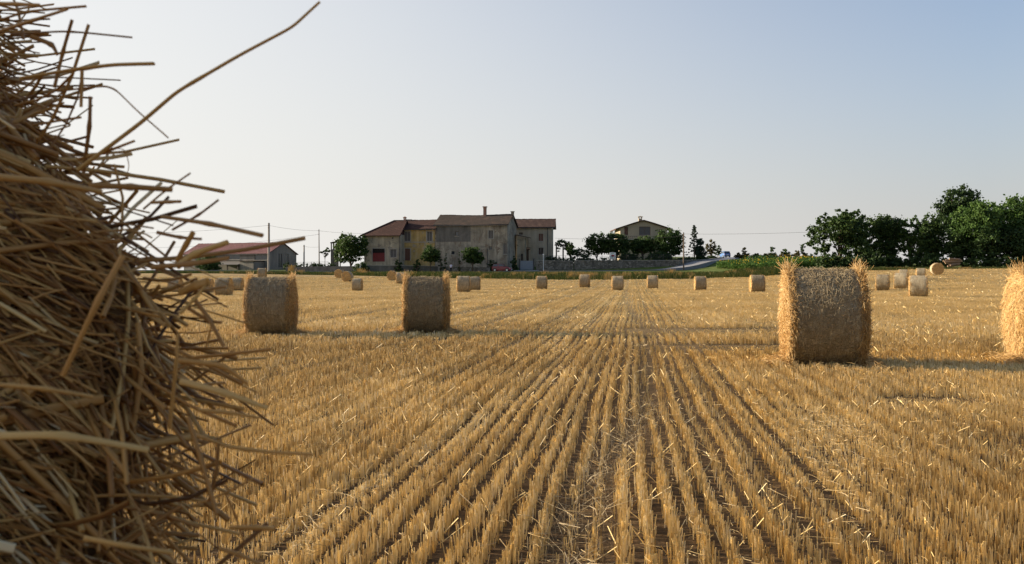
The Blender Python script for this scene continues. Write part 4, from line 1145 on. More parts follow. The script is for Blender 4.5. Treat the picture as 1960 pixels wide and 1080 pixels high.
def fence(name, label, pts, base_py, h_, step, rails):
    x = np.array([X(p, d) for p, d in pts]); y = np.array([d for p, d in pts]); zb = np.array([Z(b, d) for b, (p, d) in zip(base_py, pts)])
    seg = np.r_[0, np.cumsum(np.hypot(np.diff(x), np.diff(y)))]; s_ = np.arange(0, seg[-1], step)
    X_, Y_, Z_ = (np.interp(s_, seg, q) for q in (x, y, zb))
    o = thing(name, label, 'fence', (X_[0], Y_[0], Z_[0]))
    for a, b, c in zip(X_, Y_, Z_):
        mb = MB(); mb.tube([(a-X_[0], b-Y_[0], c-Z_[0]-.4), (a-X_[0], b-Y_[0], c-Z_[0]+h_)], .035, 5); mb.build('post', M['iron'], o)
    for k in range(rails):
        mb = MB(); zq = h_*(k+1)/rails-.06
        mb.tube(np.stack([X_-X_[0], Y_-Y_[0]-.05, Z_-Z_[0]+zq], 1), .022, 4); mb.build('rail', M['iron'], o)
fence('wire_fence', 'thin wire fence standing on the rubble retaining wall below the villa', [(1105, 181.3), (1180, 181.7), (1300, 182.7), (1340, 186.6)], [499.5, 499.5, 499, 498], 1.2, 2.4, 4)
fence('wire_fence', 'thin wire fence with open sky behind, between the barn and the porch', [(549, 181), (590, 180), (636, 179)], [509.5, 509, 508], .75, 1.7, 3)
fence('wire_fence', 'dark railing on the short stone wall below the sand coloured wing', [(1044, 181), (1096, 181.4)], [500, 501], 1.15, 1.3, 3)

# ------------------------------------------------------------------ poles and wires
def pole(name, label, px, py_top, d, r0, r1, m, arm=False, cat='utility pole', lean=0.0):
    x = X(px, d); z = t1(x, d); hgt = Z(py_top, d) - z
    o = thing(name, label, cat, (x, d, z)); mb = MB()
    mb.tube([(0, 0, -1), (lean*.5, 0, hgt*.5), (lean, 0, hgt)], [r0, (r0+r1)/2, r1], 10); mb.build('shaft', m, o)
    mb = MB(); mb.tube([(lean, 0, hgt+.002), (lean, 0, hgt+.12)], [r1*1.15, r1*.5], 8); mb.build('pole_cap', M['iron'], o)
    if arm:
        for q in arm:
            mb = MB(); mb.tube([(lean-.16, -.14, hgt-q), (lean+.16, -.14, hgt-q)], .04, 6); mb.tube([(lean, 0, hgt-q), (lean, -.14, hgt-q)], .03, 6); mb.build('insulator', M['iron'], o)
    return (x+lean, d, z+hgt)
pa = pole('utility_pole', 'thick pale concrete pole standing in front of the barn', 514.6, 428, 171, .24, .17, M['pole_conc'], (.35, .8))
pb = pole('utility_pole', 'thin tall wooden pole beside the slender young tree, between barn and porch', 611, 440, 186, .12, .07, M['pole_wood'], (.2, .9), lean=-.05)
pc = pole('utility_pole', 'short grey pole right of the barn, standing by the wire fence', 582, 470, 195, .16, .13, M['pole_conc'], (.2,))
pe = pole('utility_pole', 'wooden pole by the road below the conifer, right of the villa', 1308.5, 446, 172.5, .15, .10, M['pole_wood'], (.2, .6))
def wire(label, a, b, sag):
    a, b = np.array(a), np.array(b); t = np.linspace(0, 1, 24)
    P = a[None]*(1-t[:, None]) + b[None]*t[:, None]; P[:, 2] -= 4*sag*t*(1-t)
    mb = MB(); mb.tube(P-P[0], .018, 4); tag(mb.build('overhead_wire', M['wire'], loc=tuple(P[0])), label, 'wire', 'overhead wires')
def at(px, py, d): return (X(px, d), d, Z(py, d))
wire('overhead wire from the concrete pole leaving the photo behind the close-up bale', (pa[0], pa[1]-.14, pa[2]-.35), at(120, 446, 168), .6)
wire('overhead wire from the concrete pole to the tall thin wooden pole', (pa[0], pa[1]-.14, pa[2]-.35), (pb[0], pb[1]-.14, pb[2]-.2), .25)
wire('lower overhead wire from the thin wooden pole sloping left behind the barn pole', (pb[0], pb[1]-.14, pb[2]-.9), at(200, 474, 183), .9)
wire('overhead wire from the thin wooden pole to the hip roof', (pb[0], pb[1]-.14, pb[2]-.2), at(700, 447, 181), .15)
wire('faint wire from the short grey pole to the thin wooden pole', (pc[0], pc[1]-.14, pc[2]-.2), at(610, 473, 186), .1)
wire('overhead wire from the roadside pole into the broad tree on the right', (pe[0], pe[1]-.14, pe[2]-.2), at(1560, 444, 156), .15)
wire('overhead wire from the sand coloured wing to the roadside pole', at(1062, 456, 189), (pe[0], pe[1]-.14, pe[2]-.6), .35)
# white marker post by the driveway
D_ = 177.2; x = X(1040, D_); o = thing('marker_post', 'slim white post with a small box on top, by the short stone wall', 'post', (x, D_, t1(x, D_)))
zt = Z(488.5, D_) - o.location.z
mb = MB(); mb.tube([(0, 0, -.5), (0, 0, zt)], .05, 8); mb.build('shaft', M['white'], o)
mb = MB(); mb.box(-.12, .12, -.1, .1, zt-.02, zt+.22); mb.build('head', M['white'], o)
# sign on the wall
D_ = 182.4; x = X(1172.5, D_); zb = Z(500, D_); o = thing('sign_board', 'square white sign with a dark red emblem, on posts above the stone wall', 'sign', (x, D_, zb))
k = D_/F; mb = MB(); mb.box(-6*k, 6*k, -.03, .03, 3.3*k, 16.5*k); bo = mb.build('board', M['white'], o)
def disc(cx, cz, r, y, m, nm, n=24, sq=1.0):
    a = np.linspace(0, 2*np.pi, n, endpoint=False); mb = MB()
    mb.add(np.stack([cx+r*np.cos(a), np.full(n, y), cz+r*np.sin(a)*sq], 1), [tuple(range(n))[::-1]]); 
    mb.build(nm, m, bo)
disc(-.05, 10.3*k, 2.2*k, -.034, M['emblem_dark'], 'emblem'); disc(1.5*k, 10.3*k, 1.9*k, -.038, M['emblem'], 'emblem_disc')
mb = MB()
mb.box(-3.6*k, 3.6*k, -.036, -.031, 14.2*k, 15.2*k); mb.box(-3.8*k, 3.8*k, -.036, -.031, 6.4*k, 7.0*k); mb.box(-2.6*k, 2.6*k, -.036, -.031, 5.0*k, 5.5*k)
mb.build('green_stripes', M['emblem_green'], bo)
for s_ in (-1, 1):
    mb = MB(); mb.tube([(s_*5*k, .06, -.6), (s_*5*k, .06, 15*k)], .04, 6); mb.build('post', M['iron'], o)

# ------------------------------------------------------------------ trees and plants
def crown(mb, blobs, n, leaf, seed, clump=.30, hollow=.5, vbase=.5, mi=0, up=.35):
    """blobs: ellipsoids (cx, cy, cz, rx, ry, rz, weight) filled with clumps of leaf quads; returns clump centres"""
    g = np.random.default_rng(seed); cents = []
    wt = np.array([b[3]*b[5]*(b[6] if len(b) > 6 else 1) for b in blobs]); wt = wt/wt.sum()
    for b, w in zip(blobs, wt):
        nl = int(n*w); nc = max(5, nl//38)
        d = nrm(g.normal(size=(nc, 3))); r = g.uniform(hollow**3, 1, nc)**(1/3)*g.uniform(.82, 1.12, nc)
        c = np.array(b[:3]) + d*r[:, None]*np.array(b[3:6])
        cents.append(c)
        cs = clump*min(b[3], b[5])*g.uniform(.55, 1.2, nc)
        k = g.integers(0, nc, nl)
        off = g.normal(size=(nl, 3)); off = nrm(off)*np.abs(g.normal(0, .75, nl))[:, None]
        off[:, 2] *= .7
        p = c[k] + off*cs[k][:, None]
        nn = nrm(g.normal(size=(nl, 3)) + np.array([0, 0, up])); 
        a = nrm(np.cross(nn, g.normal(size=(nl, 3)))); bb = np.cross(nn, a)
        s = leaf*g.uniform(.6, 1.35, nl)
        V = np.stack([p-a*s[:, None]*.5, p+bb*s[:, None]*.3+nn*s[:, None]*.08, p+a*s[:, None]*.5, p-bb*s[:, None]*.3+nn*s[:, None]*.08], 1).reshape(-1, 3)
        vb = g.normal(vbase, .14, nc)[k]
        mb.add(V, np.arange(nl*4).reshape(-1, 4), np.clip(vb + g.normal(0, .14, nl), 0, 1), mi)
    return np.vstack(cents)

def tree(name, label, px, d, top, bot_crown, wpx, leafm, n, leaf, seed, blobs=None, cat='tree', group=None, trunk=.22, clump=.30, hollow=.45, vbase=.5, base_py=None, skew=0.0):
    """blobs in crown units: x -1..1 across, z 0..1 from crown foot to top; extents likewise"""
    x = X(px, d); z = t1(x, d) if base_py is None else min(t1(x, d), Z(base_py, d))
    o = thing(name, label, cat, (x, d, z), 0, group)
    zt = Z(top, d) - z; zb = Z(bot_crown, d) - z; hw = wpx*d/F/2; hc = zt - zb
    blobs = blobs or [(0, .5, .75, .5, 1), (-.45, .42, .5, .38, 1), (.45, .45, .52, .4, 1), (.1, .8, .5, .22, .8), (-.2, .2, .6, .2, .6), (.3, .22, .55, .2, .6)]
    B = [(b[0]*hw, (np.sin(i*2.3+seed)*.3)*hw, zb+b[1]*hc, b[2]*hw, b[2]*hw*.95, b[3]*hc, b[4]) for i, b in enumerate(blobs)]
    mb = MB(); c = crown(mb, B, int(n*2.1), leaf*1.12, seed, clump*1.25, hollow*.8, vbase); mb.build('crown', leafm, o)
    g = np.random.default_rng(seed+9); tb = MB()
    zc = zb + .55*hc; w = trunk
    mid = np.array([skew*.3 + g.normal(0, .08)*hw*.3, 0, max(.3, zb*.9)])
    tb.tube([(0, 0, -.5), tuple(mid*.5), tuple(mid), (skew*hw*.2, 0, zc)], [w*1.25, w, w*.85, w*.3], 7)
    for k in g.choice(len(c), min(9, len(c)), replace=False):
        q = c[k]; s = mid + np.array([0, 0, g.uniform(-.1, .3)*hc]); m_ = s*.5 + q*.5 + np.array([0, 0, .08*hc])
        tb.tube([tuple(s), tuple(m_), tuple(q)], [w*.5, w*.3, w*.1], 5)
    tb.build('trunk', M['bark'], o)
    return o
def bush(name, label, px, d, top, wpx, leafm, n, leaf, seed, cat='bush', group=None, base_py=None, vbase=.5, clump=.35):
    x = X(px, d); z = t1(x, d)
    o = thing(name, label, cat, (x, d, z), 0, group); h_ = Z(top, d) - z; hw = wpx*d/F/2
    B = [(0, 0, h_*.42, hw*.8, hw*.7, h_*.5), (-.5*hw, .2*hw, h_*.34, hw*.5, hw*.5, h_*.36), (.5*hw, -.1*hw, h_*.32, hw*.5, hw*.5, h_*.36)]
    mb = MB(); crown(mb, B, int(n*1.8), leaf*1.1, seed, clump, .2, vbase); mb.build('foliage', leafm, o)
    tb = MB(); g = np.random.default_rng(seed)
    for k in range(5): tb.tube([(g.normal(0, .1)*hw, 0, -.2), (g.normal(0, .5)*hw, g.normal(0, .3)*hw, h_*.6)], [.04, .012], 4)
    tb.build('stems', M['bark'], o)
    return o
GT = 'trees of the dark belt on the right'
ROUND = [(0, .52, .70, .46, 1), (-.52, .45, .42, .36, .8), (.52, .47, .44, .38, .8), (.05, .80, .55, .20, .8), (-.4, .72, .4, .2, .6), (.42, .74, .38, .2, .6)]
A_BL = [(-.1, .62, .55, .30, 1), (.42, .62, .48, .33, 1.1), (-.62, .55, .36, .22, .7), (.05, .86, .40, .14, .7), (.55, .84, .32, .14, .6), (-.45, .80, .3, .12, .5), (-.72, .30, .30, .13, .5), (-.35, .22, .36, .15, .6), (.35, .25, .5, .22, .8), (.8, .45, .2, .2, .5), (-.8, .42, .22, .1, .4)]
tree('broad_tree', 'broad loose-crowned tree at the left end of the dark tree belt, beside the sunflowers', 1606, 150, 401, 500, 126, M['leaf_a'], 7500, .36, 11, A_BL, group=GT, trunk=.3, clump=.24, hollow=.3)
tree('slim_tree', 'slender tree with a feathery top just right of the broad loose-crowned tree', 1664, 153, 416, 504, 56, M['leaf_a'], 3400, .34, 12, group=GT, clump=.25, vbase=.5)
tree('slim_tree', 'dark upright tree standing alone between two gaps of sky in the tree belt', 1699, 152, 411, 504, 58, M['leaf_a'], 4400, .34, 13, [(0, .72, .9, .27, 1.3), (0, .4, .75, .3, 1), (-.2, .15, .6, .15, .5)], group=GT, vbase=.36)
tree('slim_tree', 'light green open tree with a forked top, right of the dark upright one', 1744, 151, 410, 504, 60, M['leaf_b'], 3400, .34, 14, [(-.4, .72, .5, .2, .8), (.2, .84, .32, .15, .7), (.55, .6, .45, .22, .8), (-.2, .45, .7, .2, 1), (.1, .2, .7, .16, .8)], group=GT, clump=.24)
tree('slim_tree', 'round-headed tree before the tall dark oak, a gap of sky at its foot', 1780, 149, 414, 500, 74, M['leaf_a'], 4800, .34, 15, group=GT, vbase=.45)
tree('tall_oak', 'tallest darkest tree rising behind the bright green mass of the belt', 1836, 172, 356, 470, 112, M['leaf_d'], 6500, .42, 16, [(.0, .74, .62, .24, 1.2), (-.45, .55, .45, .24, .9), (.5, .6, .5, .24, 1), (-.72, .34, .3, .16, .6), (.1, .4, .8, .3, 1), (.25, .9, .3, .1, .5), (-.3, .84, .3, .1, .5)], group=GT, trunk=.4, clump=.22, hollow=.3)
tree('bright_tree', 'bright green rounded tree in front of the tall dark oak', 1868, 146, 388, 494, 100, M['leaf_b'], 6500, .38, 17, ROUND, group=GT, trunk=.28, vbase=.55)
tree('bright_tree', 'leafy tree filling the skyline right of the bright rounded one', 1928, 148, 378, 496, 92, M['leaf_b'], 6000, .38, 18, ROUND, group=GT, trunk=.28)
tree('bright_tree', 'leafy tree cut off by the right edge of the photo, highest at the edge', 1985, 150, 366, 498, 92, M['leaf_b'], 5500, .38, 19, ROUND, group=GT, trunk=.28)
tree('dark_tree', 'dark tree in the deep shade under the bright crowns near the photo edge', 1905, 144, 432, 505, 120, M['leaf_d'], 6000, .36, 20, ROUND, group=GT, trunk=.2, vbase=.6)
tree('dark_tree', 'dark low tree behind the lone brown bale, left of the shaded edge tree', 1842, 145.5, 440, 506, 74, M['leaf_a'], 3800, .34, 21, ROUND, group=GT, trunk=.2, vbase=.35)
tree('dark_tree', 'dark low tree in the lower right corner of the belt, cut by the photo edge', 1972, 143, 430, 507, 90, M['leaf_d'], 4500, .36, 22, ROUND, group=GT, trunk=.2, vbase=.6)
GU = 'dark bushes under the tree belt'
for k, (px, d, top, w_, lab) in enumerate((
   (1588, 147, 486, 46, 'dark bush at the foot of the broad loose-crowned tree'), (1628, 146, 490, 50, 'low dark bush right under the broad tree, above the big shaggy bale'),
   (1668, 146, 480, 50, 'dark bush behind the right rim of the big shaggy bale'), (1708, 147, 488, 46, 'dark bush below the dark upright tree'),
   (1748, 146, 490, 46, 'dark bush below the open forked tree'), (1790, 144, 484, 44, 'dark bush just behind the lone brown bale'),
   (1870, 142, 488, 60, 'dark bush right of the log heap, left of the next'), (1925, 141, 486, 60, 'dark bush above the sunlit bale at the right edge'), (1985, 140, 484, 70, 'dark bush cut off at the right edge of the photo'))):
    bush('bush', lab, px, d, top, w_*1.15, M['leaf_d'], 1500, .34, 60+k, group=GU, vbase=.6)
# felled logs
x = X(1826, 141); o = thing('log_heap', 'heap of pale cut logs lying under the bright trees', 'log heap', (x, 141, t1(x, 141))); g = np.random.default_rng(5)
zb = Z(489, 141) - o.location.z
for k in range(8):
    mb = MB(); y = g.uniform(-.4, .4); zz = max(.1, zb*.15 + .16*k); a = g.uniform(-.25, .25); l_ = g.uniform(.7, 1.3)
    mb.tube([(-l_+g.normal(0, .2), y-a, zz), (l_, y+a, zz+g.normal(.08, .1))], [.13, .11], 8); mb.build('log', simple('log_bark', (.22,.15,.10), .9, .1, 0, .3, 5) if k == 0 else bpy.data.materials['log_bark'], o)
GV = 'round trees of the villa garden'
V1 = [(0, .55, .85, .42, 1.2), (-.5, .4, .45, .34, .8), (.5, .4, .45, .34, .8), (0, .2, .7, .2, .7)]
tree('garden_tree', 'clipped round garden tree, leftmost before the villa, tall as the next', 1143, 192, 443, 491, 48, M['leaf_a'], 3200, .33, 31, V1, group=GV, clump=.24, trunk=.16)
tree('garden_tree', 'round dark garden tree behind the white sign, left of the villa wall', 1180, 190, 444, 492, 58, M['leaf_a'], 4200, .33, 32, V1, group=GV, clump=.24, vbase=.42)
tree('garden_tree', 'smaller round garden tree in the middle, right under the villa window', 1230, 190, 450, 490, 54, M['leaf_a'], 3600, .33, 33, V1, group=GV, clump=.24)
tree('garden_tree', 'largest round garden tree, hiding the right corner of the villa', 1281, 190, 436, 491, 66, M['leaf_a'], 5000, .34, 34, V1, group=GV, clump=.24, vbase=.52)
bush('garden_bush', 'low dark bush between the pergola plants and the round garden trees', 1112, 191, 469, 34, M['leaf_d'], 1500, .3, 35, vbase=.7)
bush('garden_bush', 'dark bush under the round trees right of the white sign', 1205, 187, 478, 46, M['leaf_d'], 1700, .3, 36, vbase=.6)
bush('garden_bush', 'dark bush under the largest round garden tree', 1262, 187, 476, 50, M['leaf_d'], 1800, .3, 37, vbase=.6)
# conifer
d = 188; x = X(1329, d); o = thing('conifer', 'pointed grey-green conifer right of the round garden trees', 'conifer', (x, d, t1(x, d))); zt = Z(431, d) - o.location.z
mb = MB(); g = np.random.default_rng(8); B = []
for k in range(60):
    q = (k/59)**.85; zz = zt*(.16 + .82*q); rr_ = (1-q)*1.75 + .12; a = k*2.4; e = g.uniform(.35, 1.0)*rr_
    B.append((e*math.cos(a), e*math.sin(a), zz, .42*(1.15-q*.75), .42*(1.15-q*.75), .14, 1))
crown(mb, B, 3600, .26, 8, .6, .1, .5, up=.1); mb.build('crown', M['needle'], o)
mb = MB(); mb.tube([(0, 0, -.5), (0, 0, zt*.5), (0, 0, zt)], [.16, .09, .02], 7)
for b in B[::2]: mb.tube([(0, 0, b[2]+.15), (b[0], b[1], b[2])], [.035, .01], 4)
mb.build('trunk', M['bark'], o)
tree('conifer', 'dark bushy conifer leaning against the right side of the pointed one', 1340, 190, 456, 494, 30, M['needle'], 1900, .28, 39, [(0, .3, .9, .3, 1), (-.1, .65, .55, .3, .8), (-.1, .9, .3, .12, .5)], trunk=.12)
tree('young_tree', 'small yellowish tree in front of the sky, left of the blue car', 1360, 196, 459, 488, 20, M['leaf_y'], 900, .28, 40, trunk=.09, clump=.35)
tree('young_tree', 'smallest green tree right beside the blue car', 1374, 200, 470, 489, 16, M['leaf_a'], 500, .28, 41, trunk=.08)
# hedge at the garden edge
def hedge(name, label, pts, tops, n, leafm, seed, dz=1.0):
    g = np.random.default_rng(seed); x0 = X(*pts[0]); o = thing(name, label, 'hedge', (x0, pts[0][1], t1(x0, pts[0][1])))
    t = np.sort(g.uniform(0, len(pts)-1, max(14, n//60))); px = np.interp(t, range(len(pts)), [p[0] for p in pts]); d = np.interp(t, range(len(pts)), [p[1] for p in pts]); tp = np.interp(t, range(len(pts)), tops)
    B = []
    for a, b, c in zip(px, d, tp):
        x = X(a, b); z = t1(x, b); h_ = max(.35, (Z(c, b)-z)*g.uniform(.75, 1.08)); B.append((x-o.location.x, b-o.location.y, z-o.location.z+h_*.5, .7, .5, h_*.5, 1))
    mb = MB(); crown(mb, B, int(n*1.6), .3, seed, .5, .2, .55); mb.build('foliage', leafm, o); return o
hedge('hedge', 'low dark hedge along the top of the rubble retaining wall', [(1102, 183.5), (1180, 184), (1300, 185), (1340, 188.5), (1366, 198)], [493, 494, 494, 490, 489], 6000, M['leaf_d'], 51)
hedge('hedge', 'dark planting behind the short stone wall beside the pergola', [(1046, 183), (1096, 183.5)], [489, 491], 2600, M['leaf_d'], 52)
hedge('hedge', 'patchy low plants along the wire fence between barn and porch', [(548, 182), (580, 181.5), (634, 180)], [507, 503, 503], 2200, M['leaf_d'], 53)
# pergola by the wing
d = 188; x = X(1080, d); o = thing('pergola', 'leafy pergola with dark posts right of the sand coloured wing', 'pergola', (x, d, t1(x, d))); k = d/F; zt = Z(470, d) - o.location.z
for q in (-15, -2, 12):
    for yy in (-.8, 1.4):
        mb = MB(); mb.box(q*k-.08, q*k+.08, yy-.08, yy+.08, -.5, zt); mb.build('post', M['wood_dark'], o)
mb = MB()
for yy in (-.8, 1.4): mb.box(-18*k, 15*k, yy-.07, yy+.07, zt+.002, zt+.16)
for q in np.linspace(-17, 14, 9): mb.box(q*k-.05, q*k+.05, -1.2, 1.8, zt+.163, zt+.26)
mb.build('beams', M['wood_dark'], o)
mb = MB(); crown(mb, [(-4*k, .3, zt+.5, 15*k, 1.4, .65, 1), (9*k, .2, zt-.2, 8*k, 1.2, 1.0, 1), (13*k, .2, zt-1.2, 4*k, .8, 1.2, .8), (-12*k, .5, zt-.6, 4*k, .8, .8, .6)], 3000, .3, 77, .3, .2, .5); mb.build('vine', M['leaf_a'], o)
tree('orchard_tree', 'small leafy tree right of the pergola, left of the round garden trees', 1092, 186, 465, 492, 22, M['leaf_a'], 1100, .3, 42, trunk=.1)
# farmyard trees
tree('leafy_tree', 'wide leafy farmyard tree half covering the porch and the hip-roofed house', 672, 177, 451, 506, 70, M['leaf_a'], 6200, .34, 43, [(0, .6, .7, .36, 1.2), (-.6, .6, .4, .34, .9), (.55, .6, .45, .36, .9), (-.45, .88, .3, .16, .7), (.45, .9, .38, .12, .7), (-.5, .25, .45, .2, .7), (.2, .25, .5, .2, .7)], trunk=.2, clump=.24, vbase=.52)
tree('young_tree', 'slender young tree with three leaf tufts beside the thin tall pole', 622, 186, 474, 494, 19, M['leaf_a'], 420, .3, 44, [(-.7, .5, .3, .2, .8), (0, .55, .36, .35, 1), (.7, .65, .34, .33, 1), (.1, .15, .25, .14, .4)], trunk=.06, clump=.4)
tree('round_tree', 'small round-crowned tree on a thin trunk, centre of the tall grey block', 905, 172, 471, 508, 44, M['leaf_a'], 3200, .28, 45, [(0, .5, .8, .42, 1.2), (.45, .35, .5, .3, .8), (-.5, .55, .45, .3, .8), (-.3, .85, .3, .14, .5)], trunk=.1, clump=.24)
tree('round_tree', 'small flat-topped tree where the yellow house meets the tall grey block', 824, 172.3, 469, 504, 38, M['leaf_a'], 2400, .28, 46, V1, trunk=.1, clump=.26)
def cypress(label, px, top, w_, seed, d=172.8):
    x = X(px, d); o = thing('columnar_shrub', label, 'shrub', (x, d, t1(x, d))); zt = Z(top, d)-o.location.z; r = w_*d/F/2
    mb = MB(); crown(mb, [(0, 0, zt*.3, r, r, zt*.3, 1), (0, 0, zt*.62, r*.75, r*.75, zt*.32, 1)], 600, .2, seed, .5, .2, .5); mb.build('foliage', M['leaf_d'], o)
    mb = MB(); mb.tube([(0, 0, -.3), (0, 0, zt*.7)], [.06, .02], 5); mb.build('trunk', M['bark'], o)
cypress('thin dark columnar shrub left of the small round-crowned tree', 879.5, 479, 5, 91)
cypress('dark columnar shrub right beside the flat-topped tree', 853, 478, 7, 92)
cypress('dark upright shrub directly touching the flat-topped tree on its right', 843, 481, 9, 93)
bush('bush', 'dark shrub between the two farmhouse doors', 763, 172, 490, 17, M['leaf_d'], 700, .25, 94, vbase=.6)
bush('bush', 'dark shrub right of the yellow house door', 798, 172, 491, 15, M['leaf_d'], 600, .25, 95, vbase=.6)
bush('bush', 'low green bushes under the wide leafy farmyard tree', 690, 171.5, 500, 34, M['leaf_a'], 1100, .25, 96, vbase=.4)
bush('bush', 'dark shrub against the grey block just behind the red car', 944, 176, 496, 26, M['leaf_d'], 900, .26, 97, vbase=.5)
bush('bush', 'dark bush hugging the right corner of the tall grey block', 984, 178.6, 488, 14, M['leaf_d'], 700, .26, 98, vbase=.55)
bush('bush', 'dark green bush in front of the barn, beside the close-up bale', 398, 176, 482, 52, M['leaf_d'], 2600, .32, 99, vbase=.75)
bush('bush', 'small shrub at the right corner of the barn', 548, 183, 500, 14, M['leaf_d'], 500, .26, 100, vbase=.5)
# scrub on the crest beyond the sunflowers
GS = 'scrub on the skyline beyond the sunflowers'
for k, (px, top, w_, m_, lab) in enumerate((
   (1414, 484, 16, 'leaf_y', 'tiny dry shrub beside the road crest'), (1426, 474, 13, 'leaf_y', 'bare twiggy skyline shrub with a tufted top, right of the road crest'), (1449, 485, 15, 'leaf_d', 'low dark skyline shrub right of the twiggy one'),
   (1465, 486, 14, 'leaf_y', 'low brownish skyline shrub between two green ones'), (1479, 472, 17, 'leaf_d', 'pointed dark skyline shrub above the middle of the sunflowers'), (1504, 474, 18, 'leaf_a', 'bushy green skyline shrub, twin-topped'),
   (1524, 480, 18, 'leaf_y', 'brownish skyline shrub left of the broad tree'), (1538, 467, 15, 'leaf_d', 'tallest skyline shrub touching the broad loose-crowned tree'))):
    tree('skyline_shrub', lab, px, 206, top, 494, w_, M[m_], 420, .34, 120+k, [(0, .8, .55, .22, 1), (-.3, .45, .6, .25, 1), (.4, .35, .6, .25, 1), (0, .12, .9, .14, .8)], cat='shrub', group=GS, trunk=.06, clump=.42)

hedge('hedge', 'low brownish scrub line on the skyline behind the sunflowers', [(1406, 205), (1470, 204), (1548, 203)], [487.5, 486, 485], 3200, M['leaf_y'], 54)
hedge('hedge', 'dark scrub strip running on behind the broad tree at the sunflower field end', [(1545, 200), (1600, 190), (1660, 178)], [484, 484, 486], 2600, M['leaf_d'], 55)

# ------------------------------------------------------------------ grasses
def blades(name, x, y, h_, wd, var, m, label, cat, lean=.3, seed=1, seg=3):
    g = np.random.default_rng(seed); n = len(x); z = T(x, y); a = g.uniform(0, 6.283, n); l_ = np.abs(g.normal(0, lean, n))
    t = np.linspace(0, 1, seg)[None]
    P = np.stack([x[:, None] + np.cos(a)[:, None]*l_[:, None]*h_[:, None]*t**1.7, y[:, None] + np.sin(a)[:, None]*l_[:, None]*h_[:, None]*t**1.7, z[:, None] - .02 + h_[:, None]*t*(1-.15*l_[:, None]*t)], -1)
    rd = wd[:, None]*np.array([1, .8, .25])[None, :seg]
    mb = MB(); add_tubes(mb, P, rd, 3, None, var)
    return tag(mb.build(name, m), label, cat, kind='stuff')
def verge():
    g = np.random.default_rng(91); n = 62000
    px = g.uniform(250, 2150, n); s = (px-CX)/F
    d = edge_depth(s) + g.uniform(-.8, 1, n)*1.2 + g.uniform(0, 1, n)**1.3*np.interp(px, [250, 640, 850, 1000, 1380, 1450, 1600, 2150], [10, 8, 24, 31, 33, 13, 8, 6])
    x = s*d; tuft = smooth_noise(px*.09, d*.25, 1.0, 71); tall = smooth_noise(px*.022, d*.06, 1.0, 72)
    h_ = g.uniform(.35, .8, n)*(1 + .35*tall + .25*tuft)
    # higher weeds on the field bank in the middle
    roof = np.interp(px, [250, 640, 850, 960, 1060, 1380, 1450, 1700, 2150], [519, 519, 519.5, 520, 520, 519.8, 509, 512, 511])
    lim = Z(roof + g.normal(.6, 1.1, n), d) - T(x, d)
    h_ = np.minimum(h_*np.interp(px, [250, 640, 850, 1380, 1500, 2150], [.8, .8, 1.15, 1.25, 1.2, .8]), lim)
    ok = h_ > .10; x, d, h_, tuft, tall, px = (q[ok] for q in (x, d, h_, tuft, tall, px)); n = len(x)
    tan = smooth_noise(px*.06, d*.2, 1.0, 75) + .6*smooth_noise(px*.2, d*.5, 1.0, 76)
    var = np.clip(np.where(tan > .5, g.normal(.84, .1, n), g.normal(.5, .17, n)) , 0, 1)
    blades('verge_grass', x, d, h_, g.uniform(.022, .05, n), var, M['verge'], 'rank green and tan grass on the bank at the field edge', 'grass', .3, 92)
    # taller dry tufts
    g = np.random.default_rng(93)
    cl = [(558, 515, 1.6), (575, 517, .9), (690, 518, 1.2), (697, 520, 1.1), (790, 520, 1.0), (1043, 520, 1.3), (1095, 523, 1.3), (1112, 523, 1.1), (1133, 521, 1.2), (1165, 522, 1.2), (1198, 522, 1.0), (1222, 523, 1.1), (1286, 519, 1.4), (1300, 520, 1.2), (1320, 522, 1.0), (930, 524, .9), (985, 523, 1.0), (1060, 524, 1.1), (1405, 520, 1.0), (1440, 520, 1.0)]
    xs, ys, hs = [], [], []
    for px, py, h0 in cl:
        dc = float(edge_depth((px-CX)/F)) + g.uniform(2, 9); k = 90
        xs.append(X(px, dc) + g.normal(0, .32, k)); ys.append(dc + g.normal(0, .4, k)); hs.append(h0*g.uniform(.45, 1.0, k))
    xs, ys, hs = map(np.concatenate, (xs, ys, hs))
    blades('dry_grass_tufts', xs, ys, hs, g.uniform(.02, .04, len(xs)), np.clip(g.normal(.93, .06, len(xs)), 0, 1), M['verge'], 'tall straw coloured grass tufts standing in the green bank', 'grass', .22, 94)
verge()
def near_weeds():
    # dried weeds and chaff in the trodden strip
    g = np.random.default_rng(97); n = 900
    v = g.uniform(3.4, 9.5, n); u = np.interp(v, RVs, RUs) + g.normal(0, .10, n); x, y = xy(u, v)
    blades('dry_weeds', x, y, g.uniform(.05, .17, n), g.uniform(.001, .0022, n), np.clip(g.normal(.5, .3, n), 0, 1), M['fuzz'], 'grey dried weeds in the trodden strip between the rows', 'weeds', .9, 98)
near_weeds()
